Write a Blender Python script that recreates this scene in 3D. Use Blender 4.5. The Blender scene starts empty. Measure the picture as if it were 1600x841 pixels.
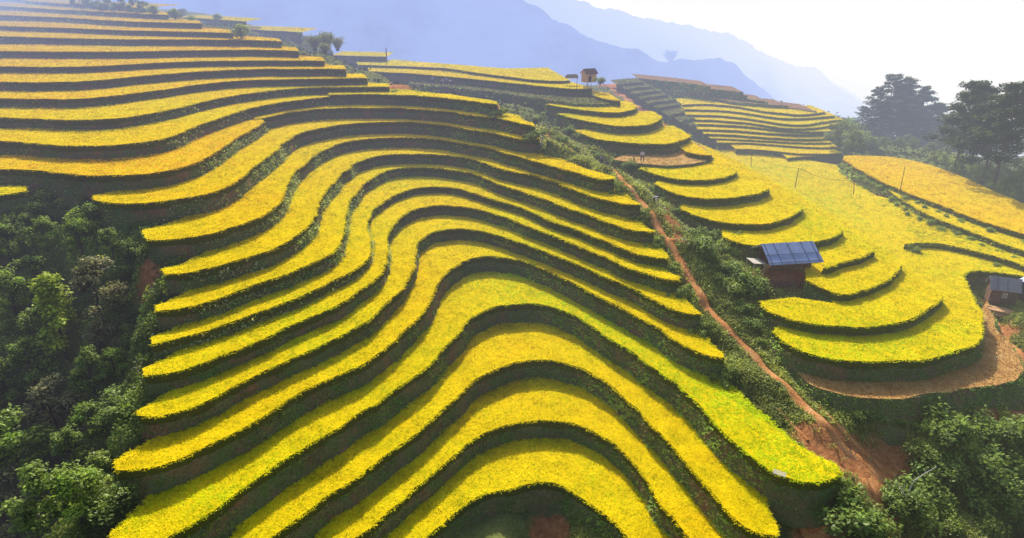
import bpy, math, random
import numpy as np
from mathutils import Vector
from mathutils.geometry import tessellate_polygon
rng = np.random.default_rng(7); random.seed(7)
SC = bpy.context.scene; COL = SC.collection
# ------------------------------------------------------------------ camera model: a drone 37 m above the foot of the slope, at the world origin
HF, PITCH = 73.0, 22.5
FPX = 800/math.tan(math.radians(HF/2)); _p = math.radians(PITCH)
FW = np.array([0, math.cos(_p), -math.sin(_p)]); UP = np.array([0, math.sin(_p), math.cos(_p)]); RT = np.array([1., 0, 0])
def rays(px):
    px = np.atleast_2d(np.array(px, float))
    return FW + ((px[:, 0]-800)/FPX)[:, None]*RT - ((px[:, 1]-420.5)/FPX)[:, None]*UP
def at_z(px, z):
    r = rays(px); return r*(z/r[:, 2])[:, None]
def project(P):
    P = np.asarray(P); d = P@FW; d = np.where(d < 1, 1, d)
    return np.stack([800+FPX*(P@RT)/d, 420.5-FPX*(P@UP)/d], 1)
# ------------------------------------------------------------------ materials
def nd(nt, typ, **kw):
    n = nt.nodes.new(typ)
    for k, v in kw.items():
        if k == 'op': n.operation = v
        elif k.startswith('in_'):
            key = k[3:]; n.inputs[int(key) if key.isdigit() else key].default_value = v
        else: setattr(n, k, v)
    return n
def haze_group():  # haze painted as emission by distance from the origin, mixed into every material
    g = bpy.data.node_groups.new('painted_haze', 'ShaderNodeTree')
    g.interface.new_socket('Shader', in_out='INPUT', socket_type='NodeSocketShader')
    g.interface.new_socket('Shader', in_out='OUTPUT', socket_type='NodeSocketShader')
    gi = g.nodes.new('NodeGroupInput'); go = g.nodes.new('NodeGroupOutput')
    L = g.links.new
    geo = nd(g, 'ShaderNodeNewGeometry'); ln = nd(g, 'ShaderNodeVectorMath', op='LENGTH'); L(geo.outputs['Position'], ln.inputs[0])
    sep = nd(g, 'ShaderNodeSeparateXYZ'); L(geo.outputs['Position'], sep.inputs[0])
    # painted haze amount: fac = 1 - exp(-(d-30)/HB)
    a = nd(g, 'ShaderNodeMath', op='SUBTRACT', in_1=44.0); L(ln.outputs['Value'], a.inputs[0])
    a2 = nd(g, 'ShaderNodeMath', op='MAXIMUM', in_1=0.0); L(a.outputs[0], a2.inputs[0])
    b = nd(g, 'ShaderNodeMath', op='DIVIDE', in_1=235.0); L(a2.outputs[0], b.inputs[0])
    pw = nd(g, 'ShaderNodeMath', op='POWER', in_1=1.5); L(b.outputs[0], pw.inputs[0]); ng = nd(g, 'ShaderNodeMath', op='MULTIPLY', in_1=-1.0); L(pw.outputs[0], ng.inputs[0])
    # noise makes the painted haze uneven over the far ranges
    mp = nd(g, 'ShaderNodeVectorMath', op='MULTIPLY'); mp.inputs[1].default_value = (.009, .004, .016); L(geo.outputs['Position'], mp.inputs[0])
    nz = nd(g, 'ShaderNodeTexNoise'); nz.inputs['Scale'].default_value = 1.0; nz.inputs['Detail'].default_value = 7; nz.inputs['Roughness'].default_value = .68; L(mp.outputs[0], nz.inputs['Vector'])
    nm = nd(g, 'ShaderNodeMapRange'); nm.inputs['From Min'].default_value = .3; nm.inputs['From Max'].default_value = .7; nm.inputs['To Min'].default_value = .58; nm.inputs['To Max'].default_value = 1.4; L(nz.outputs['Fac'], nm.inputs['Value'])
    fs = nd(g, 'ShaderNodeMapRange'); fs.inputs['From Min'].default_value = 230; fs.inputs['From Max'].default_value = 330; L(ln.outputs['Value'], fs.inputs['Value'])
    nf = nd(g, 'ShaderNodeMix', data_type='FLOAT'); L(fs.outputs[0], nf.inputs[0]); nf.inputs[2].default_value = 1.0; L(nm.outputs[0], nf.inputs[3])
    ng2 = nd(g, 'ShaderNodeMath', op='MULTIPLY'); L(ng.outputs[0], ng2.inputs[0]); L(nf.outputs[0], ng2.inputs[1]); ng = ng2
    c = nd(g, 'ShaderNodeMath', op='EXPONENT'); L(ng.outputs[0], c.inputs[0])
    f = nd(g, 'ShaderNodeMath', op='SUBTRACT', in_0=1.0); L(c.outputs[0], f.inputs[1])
    # painted glare: haze colour whitens with distance and towards +X
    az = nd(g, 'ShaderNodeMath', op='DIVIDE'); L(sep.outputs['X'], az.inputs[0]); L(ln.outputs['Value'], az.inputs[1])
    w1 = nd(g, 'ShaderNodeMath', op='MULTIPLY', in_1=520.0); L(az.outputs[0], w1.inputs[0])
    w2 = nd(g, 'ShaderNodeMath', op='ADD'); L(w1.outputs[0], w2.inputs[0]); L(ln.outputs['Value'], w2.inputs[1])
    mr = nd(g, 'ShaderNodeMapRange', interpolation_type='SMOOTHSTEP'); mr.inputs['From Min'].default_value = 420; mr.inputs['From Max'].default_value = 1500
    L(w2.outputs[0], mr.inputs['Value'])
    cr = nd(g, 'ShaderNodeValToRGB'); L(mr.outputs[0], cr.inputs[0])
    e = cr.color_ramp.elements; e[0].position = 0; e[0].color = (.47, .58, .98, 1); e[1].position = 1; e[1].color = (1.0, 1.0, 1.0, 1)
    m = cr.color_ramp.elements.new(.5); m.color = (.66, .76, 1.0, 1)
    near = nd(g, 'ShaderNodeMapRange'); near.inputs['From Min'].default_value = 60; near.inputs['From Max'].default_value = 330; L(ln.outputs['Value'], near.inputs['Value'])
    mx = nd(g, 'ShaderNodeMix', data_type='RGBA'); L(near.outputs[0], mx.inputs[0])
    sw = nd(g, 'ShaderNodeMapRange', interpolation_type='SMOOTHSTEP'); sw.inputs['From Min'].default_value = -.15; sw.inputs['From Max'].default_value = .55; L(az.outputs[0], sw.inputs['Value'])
    nc = nd(g, 'ShaderNodeMix', data_type='RGBA'); L(sw.outputs[0], nc.inputs[0]); nc.inputs[6].default_value = (.42, .38, .54, 1); nc.inputs[7].default_value = (.64, .63, .60, 1); L(nc.outputs[2], mx.inputs[6]); L(cr.outputs[0], mx.inputs[7])  # veil tint painted over the near slope, mauve at left, paler towards +X
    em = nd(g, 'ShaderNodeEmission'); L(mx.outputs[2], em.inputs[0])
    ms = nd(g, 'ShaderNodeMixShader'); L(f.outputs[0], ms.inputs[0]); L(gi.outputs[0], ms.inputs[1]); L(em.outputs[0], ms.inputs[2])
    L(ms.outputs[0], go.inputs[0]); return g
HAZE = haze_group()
def new_mat(name):
    m = bpy.data.materials.new(name); m.use_nodes = True; m.node_tree.nodes.clear()
    try: m.cycles.emission_sampling = 'NONE'
    except Exception: pass
    return m, m.node_tree
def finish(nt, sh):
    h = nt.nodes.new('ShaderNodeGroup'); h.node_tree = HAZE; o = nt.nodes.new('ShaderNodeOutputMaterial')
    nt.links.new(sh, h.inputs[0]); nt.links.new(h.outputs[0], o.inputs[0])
def noise(nt, scale, detail=4, rough=.6, vec=None):
    n = nd(nt, 'ShaderNodeTexNoise'); n.inputs['Scale'].default_value = scale; n.inputs['Detail'].default_value = detail; n.inputs['Roughness'].default_value = rough
    if vec is None:
        t = nd(nt, 'ShaderNodeNewGeometry'); vec = t.outputs['Position']
    nt.links.new(vec, n.inputs['Vector']); return n.outputs['Fac']
def ramp(nt, fac, stops):
    r = nd(nt, 'ShaderNodeValToRGB'); nt.links.new(fac, r.inputs[0]); e = r.color_ramp.elements
    while len(e) < len(stops): e.new(.5)
    for q, (p, c) in zip(e, stops): q.position = p; q.color = (*c, 1)
    return r.outputs[0]
def mixc(nt, fac, a, b, mode='MIX'):
    m = nd(nt, 'ShaderNodeMix', data_type='RGBA', blend_type=mode)
    for s, v in ((0, fac), (6, a), (7, b)):
        if hasattr(v, 'is_linked') or hasattr(v, 'links'): nt.links.new(v, m.inputs[s])
        elif s == 0: m.inputs[0].default_value = v
        else: m.inputs[s].default_value = (*v, 1)
    return m.outputs[2]
def leafy(name, trans=.45, var=.25, rough=.6, tint=(1.15, 1.05, .6)):
    """thin foliage: vertex colour, diffuse + translucent + a little gloss"""
    m, nt = new_mat(name); at = nd(nt, 'ShaderNodeAttribute', attribute_name='Col')
    d = nd(nt, 'ShaderNodeBsdfDiffuse'); t = nd(nt, 'ShaderNodeBsdfTranslucent')
    nt.links.new(at.outputs['Color'], d.inputs[0])
    tc = mixc(nt, 1.0, at.outputs['Color'], tint, 'MULTIPLY'); nt.links.new(tc, t.inputs[0])
    ms = nd(nt, 'ShaderNodeMixShader'); ms.inputs[0].default_value = trans
    nt.links.new(d.outputs[0], ms.inputs[1]); nt.links.new(t.outputs[0], ms.inputs[2])
    gl = nd(nt, 'ShaderNodeBsdfGlossy'); gl.inputs['Roughness'].default_value = .45; gl.inputs[0].default_value = (.9, .9, .9, 1)
    m2 = nd(nt, 'ShaderNodeMixShader'); m2.inputs[0].default_value = var*.06
    nt.links.new(ms.outputs[0], m2.inputs[1]); nt.links.new(gl.outputs[0], m2.inputs[2])
    finish(nt, m2.outputs[0]); return m
def solid(name, col, rough=.85, sc=3., var=.35, metal=0., bump=0.):
    m, nt = new_mat(name); p = nd(nt, 'ShaderNodeBsdfPrincipled'); p.inputs['Roughness'].default_value = rough; p.inputs['Metallic'].default_value = metal
    try: p.inputs['Specular IOR Level'].default_value = .25
    except Exception: pass
    n = noise(nt, sc, 5); c = ramp(nt, n, [(.3, [x*(1-var) for x in col]), (.7, [min(1, x*(1+var)) for x in col])])
    nt.links.new(c, p.inputs['Base Color'])
    if bump:
        b = nd(nt, 'ShaderNodeBump'); b.inputs['Strength'].default_value = bump; nt.links.new(noise(nt, sc*4, 5), b.inputs['Height']); nt.links.new(b.outputs[0], p.inputs['Normal'])
    finish(nt, p.outputs[0]); return m
def ground_mat(name, stops1, stops2, s1=.6, s2=6, soil=False, bump=.6, attr=False):
    m, nt = new_mat(name); p = nd(nt, 'ShaderNodeBsdfDiffuse')
    c1 = ramp(nt, noise(nt, s1, 6, .65), stops1); c2 = ramp(nt, noise(nt, s2, 6, .7), stops2)
    c = mixc(nt, 1.0, c1, c2, 'MULTIPLY')
    if soil:
        at = nd(nt, 'ShaderNodeAttribute', attribute_name='Col'); sp = nd(nt, 'ShaderNodeSeparateColor'); nt.links.new(at.outputs['Color'], sp.inputs[0])
        a = nd(nt, 'ShaderNodeMath', op='ADD'); nt.links.new(sp.outputs[0], a.inputs[0])
        q = nd(nt, 'ShaderNodeMath', op='MULTIPLY_ADD', in_1=.9, in_2=-.45); nt.links.new(noise(nt, 1.1, 6, .7), q.inputs[0]); nt.links.new(q.outputs[0], a.inputs[1])
        r = nd(nt, 'ShaderNodeMapRange'); r.inputs['From Min'].default_value = .38; r.inputs['From Max'].default_value = .62; nt.links.new(a.outputs[0], r.inputs['Value'])
        red = ramp(nt, noise(nt, 2.5, 6, .7), [(.25, (.26, .10, .04)), (.55, (.52, .22, .085)), (.8, (.72, .38, .17))])
        c = mixc(nt, r.outputs[0], c, red)
    if attr:
        at = nd(nt, 'ShaderNodeAttribute', attribute_name='Col'); c = mixc(nt, 1.0, c, at.outputs['Color'], 'MULTIPLY')
    nt.links.new(c, p.inputs[0])
    b = nd(nt, 'ShaderNodeBump'); b.inputs['Strength'].default_value = bump; b.inputs['Distance'].default_value = .25; nt.links.new(noise(nt, s2*.7, 6, .7), b.inputs['Height']); nt.links.new(b.outputs[0], p.inputs['Normal'])
    finish(nt, p.outputs[0]); return m
M_RICE = leafy('rice_blades', .22, .0, tint=(1.02, 1.0, .6))
M_LEAF = leafy('leaves', .42, .25, tint=(1.2, 1.15, .45))
M_NEEDLE = leafy('pine_needles', .35, .2)
M_BANKG = leafy('bank_grass', .4, .3)
M_EARTH = ground_mat('bank_earth', [(.3, (.13, .21, .045)), (.5, (.19, .19, .08)), (.68, (.31, .17, .09))], [(.2, (.45, .45, .45)), (.8, (1.4, 1.4, 1.4))], .45, 5)
M_TERR = ground_mat('hillside_ground', [(.3, (.12, .15, .045)), (.55, (.22, .25, .075)), (.75, (.32, .27, .10))], [(.2, (.5, .5, .5)), (.8, (1.4, 1.4, 1.3))], .35, 4, soil=True)
M_STUB = ground_mat('stubble_soil', [(.3, (.50, .26, .08)), (.55, (.70, .42, .15)), (.75, (.80, .58, .27))], [(.3, (.45, .42, .4)), (.5, (.95, .95, .95)), (.7, (1.25, 1.25, 1.15))], .5, 9)
M_FALLOW = ground_mat('fallow_soil', [(.3, (.22, .13, .08)), (.55, (.36, .22, .13)), (.75, (.42, .34, .14))], [(.2, (.6, .6, .6)), (.8, (1.3, 1.3, 1.3))], .5, 6)
M_GRASSF = ground_mat('short_grass', [(.3, (.10, .12, .04)), (.55, (.20, .20, .07)), (.75, (.30, .24, .10))], [(.2, (.6, .6, .6)), (.8, (1.3, 1.3, 1.3))], .5, 6)
M_PATH = ground_mat('red_dirt', [(.3, (.56, .21, .07)), (.55, (.76, .35, .13)), (.75, (.84, .50, .24))], [(.2, (.6, .6, .6)), (.8, (1.25, 1.25, 1.25))], .8, 7)
M_BARK = solid('bark', (.10, .075, .06), .9, 4, .45)
M_PALE = solid('bleached_wood', (.62, .58, .50), .8, 6, .25)
M_WOOD = solid('weathered_wood', (.22, .125, .075), .9, 5, .5)
M_WOODL = solid('raw_planks', (.64, .38, .18), .85, 6, .4)
# ------------------------------------------------------------------ object helpers
def put(o, parent=None, label=None, cat=None, group=None, kind=None):
    COL.objects.link(o)
    if parent is not None: o.parent = parent
    if label: o['label'] = label
    if cat: o['category'] = cat
    if group: o['group'] = group
    if kind: o['kind'] = kind
    return o
def empty(name, loc, label, cat, group=None):
    e = bpy.data.objects.new(name, None); e.location = loc; e.empty_display_size = .2
    return put(e, None, label, cat, group)
def mesh(name, V, F, mat, col=None, smooth=False, loc=None):
    """V (n,3), F (m,k) equal-sized faces or list; returns an unlinked object"""
    me = bpy.data.meshes.new(name); V = np.asarray(V, np.float32)
    if loc is not None: V = V-np.asarray(loc, np.float32)
    if isinstance(F, np.ndarray):
        k = F.shape[1]; me.vertices.add(len(V)); me.vertices.foreach_set('co', V.ravel())
        me.loops.add(F.size); me.loops.foreach_set('vertex_index', F.astype(np.int32).ravel())
        me.polygons.add(len(F)); me.polygons.foreach_set('loop_start', np.arange(0, F.size, k, dtype=np.int32))
        me.update(calc_edges=True); me.validate()
    else:
        me.from_pydata([tuple(v) for v in V.tolist()], [], [tuple(f) for f in F]); me.update()
    if col is not None:
        a = me.color_attributes.new('Col', 'FLOAT_COLOR', 'POINT'); c = np.ones((len(V), 4), np.float32); c[:, :3] = col
        a.data.foreach_set('color', c.ravel())
    if smooth: me.polygons.foreach_set('use_smooth', np.ones(len(me.polygons), bool))
    me.materials.append(mat); o = bpy.data.objects.new(name, me)
    if loc is not None: o.location = loc
    return o
class MB:
    def __init__(s): s.v = []; s.f = []; s.c = []
    def add(s, V, F, c=(1, 1, 1)):
        n = len(s.v); s.v += [tuple(map(float, v)) for v in V]; s.f += [tuple(i+n for i in f) for f in F]; s.c += [tuple(c)]*len(V); return s
    def box(s, c, d, rz=0, rx=0, ry=0, col=(1, 1, 1)):
        from mathutils import Euler
        R = Euler((rx, ry, rz)).to_matrix(); x, y, z = [q/2 for q in d]
        V = [R@Vector((a*x, b*y, e*z))+Vector(c) for a in (-1, 1) for b in (-1, 1) for e in (-1, 1)]
        return s.add(V, [(0, 1, 3, 2), (4, 6, 7, 5), (0, 4, 5, 1), (2, 3, 7, 6), (0, 2, 6, 4), (1, 5, 7, 3)], col)
    def tube(s, pts, rad, n=7, col=(1, 1, 1)):
        pts = [Vector(p) for p in pts]; rings = []
        for i, p in enumerate(pts):
            d = (pts[min(i+1, len(pts)-1)]-pts[max(i-1, 0)]).normalized(); a = d.orthogonal().normalized(); b = d.cross(a)
            r = rad[i] if hasattr(rad, '__len__') else rad
            rings.append([p+(a*math.cos(2*math.pi*k/n)+b*math.sin(2*math.pi*k/n))*r for k in range(n)])
        V = [v for g in rings for v in g]; F = []
        for i in range(len(pts)-1):
            for k in range(n): F.append((i*n+k, i*n+(k+1) % n, (i+1)*n+(k+1) % n, (i+1)*n+k))
        F.append(tuple(range(n))[::-1]); F.append(tuple((len(pts)-1)*n+k for k in range(n)))
        return s.add(V, F, col)
    def obj(s, name, mat, parent=None, smooth=False, **kw):
        return put(mesh(name, s.v, s.f, mat, s.c, smooth), parent, **kw)
def vnoise(x, y, s, seed=0):
    """cheap smooth value noise in plan"""
    x = np.asarray(x)/s; y = np.asarray(y)/s
    def h(i, j): return np.modf(np.abs(np.sin(i*127.1+j*311.7+seed*74.7)*43758.5453))[0]
    i, j = np.floor(x), np.floor(y); u, v = x-i, y-j; u = u*u*(3-2*u); v = v*v*(3-2*v)
    return (h(i, j)*(1-u)+h(i+1, j)*u)*(1-v)+(h(i, j+1)*(1-u)+h(i+1, j+1)*u)*v
def resample(P, step):
    P = np.asarray(P, float); d = np.r_[0, np.cumsum(np.linalg.norm(np.diff(P, axis=0), axis=1))]
    n = max(4, int(d[-1]/step)+1); t = np.linspace(0, d[-1], n)
    return np.stack([np.interp(t, d, P[:, i]) for i in range(P.shape[1])], 1)
def smooth_line(P, step=.6, sig=1.4):
    """resample in plan and low-pass with fixed ends"""
    Q = resample(P, step); n = len(Q); k = max(1, int(sig/step*2)); w = np.exp(-.5*(np.arange(-k, k+1)*step/sig)**2); w /= w.sum()
    E = np.vstack([2*Q[0]-Q[1:k+1][::-1] if n > k else np.repeat(Q[:1], k, 0), Q, 2*Q[-1]-Q[-k-1:-1][::-1] if n > k else np.repeat(Q[-1:], k, 0)])
    return np.stack([np.convolve(E[:, i], w, 'valid') for i in range(Q.shape[1])], 1)
def blades(P, n, ln, wd, up, col, cvar=.2, out=None, droop=0., tipcol=None):
    """n thin bent blades per point: returns V,F,C.  ln, wd: per-point arrays, up: share of length that rises"""
    N = len(P); B = np.repeat(P, n, 0); L = np.repeat(ln, n)*rng.uniform(.6, 1.25, N*n); Wd = np.repeat(wd, n)*rng.uniform(.7, 1.2, N*n)
    a = rng.uniform(0, 2*np.pi, N*n); D = np.stack([np.cos(a), np.sin(a)], 1)
    if out is not None:
        D = D*.75+np.repeat(out, n, 0)*.7; D /= np.linalg.norm(D, axis=1)[:, None]+1e-6
    S = np.stack([-D[:, 1], D[:, 0], np.zeros(N*n)], 1); D3 = np.c_[D, np.zeros(N*n)]
    u = np.clip(up+rng.normal(0, .18, N*n), .05, .98); h = np.sqrt(np.clip(1-u*u, .05, 1))
    B = B+np.c_[rng.normal(0, .35, (N*n, 2))*(np.repeat(ln, n)*.5)[:, None], np.zeros(N*n)]
    mid = B+D3*(L*h*.45)[:, None]+np.array([0, 0, 1.])*(L*u*.8)[:, None]
    tip = B+D3*(L*h)[:, None]+np.array([0, 0, 1.])*(L*(u-droop))[:, None]
    V = np.stack([B-S*(Wd/2)[:, None], B+S*(Wd/2)[:, None], mid+S*(Wd*.5)[:, None], mid-S*(Wd*.5)[:, None], tip], 1).reshape(-1, 3)
    i = np.arange(N*n)[:, None]*5
    F = np.concatenate([i+np.array([[0, 1, 2]]), i+np.array([[0, 2, 3]]), i+np.array([[3, 2, 4]])], 0)
    c = np.repeat(col, n, 0)*rng.uniform(1-cvar, 1+cvar, (N*n, 1)); C = np.repeat(c, 5, 0)
    if tipcol is not None:
        tc = np.repeat(tipcol, n, 0)*rng.uniform(1-cvar, 1+cvar, (N*n, 1)); C = C.reshape(-1, 5, 3); C[:, 2:] = tc[:, None]; C = C.reshape(-1, 3)
    return V, F, C
def leaves(P, size, nrm=None, col=None, aspect=.55, jit=.25):
    """one rhombic leaf per point, random tilt around nrm"""
    N = len(P); n = rng.normal(0, 1, (N, 3)) if nrm is None else nrm+rng.normal(0, .55, (N, 3)); n /= np.linalg.norm(n, axis=1)[:, None]
    t = np.cross(n, rng.normal(0, 1, (N, 3))); t /= np.linalg.norm(t, axis=1)[:, None]+1e-9; b = np.cross(n, t)
    s = (np.asarray(size)*rng.uniform(.65, 1.35, N))[:, None]
    V = np.stack([P-t*s*.5, P+b*s*aspect*.5-n*s*.06, P+t*s*.5, P-b*s*aspect*.5-n*s*.06], 1).reshape(-1, 3)
    F = np.arange(4*N).reshape(N, 4); C = np.repeat(col*rng.uniform(1-jit, 1+jit, (N, 1)), 4, 0)
    return V, F, C
# ------------------------------------------------------------------ the terraces: lip (outer edge of the rice) and inner shadow edge of each strip, as image traces on level planes
TL = {'A': (800, 631, 4), 'B': (400, 631, 4), 'D': (520, 421, 4), 'E': (840, 421, 4), 'M': (840, 90, 4), 'N': (1000, 110, 4.697), 'f': (0, 0, 1)}
def PX(s):
    out = []; cur = 'f'
    for t in s.split():
        if t in TL: cur = t; continue
        x, y = t.split(','); o = TL[cur]; out.append((o[0]+float(x)/o[2], o[1]+float(y)/o[2]))
    return out
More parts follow.
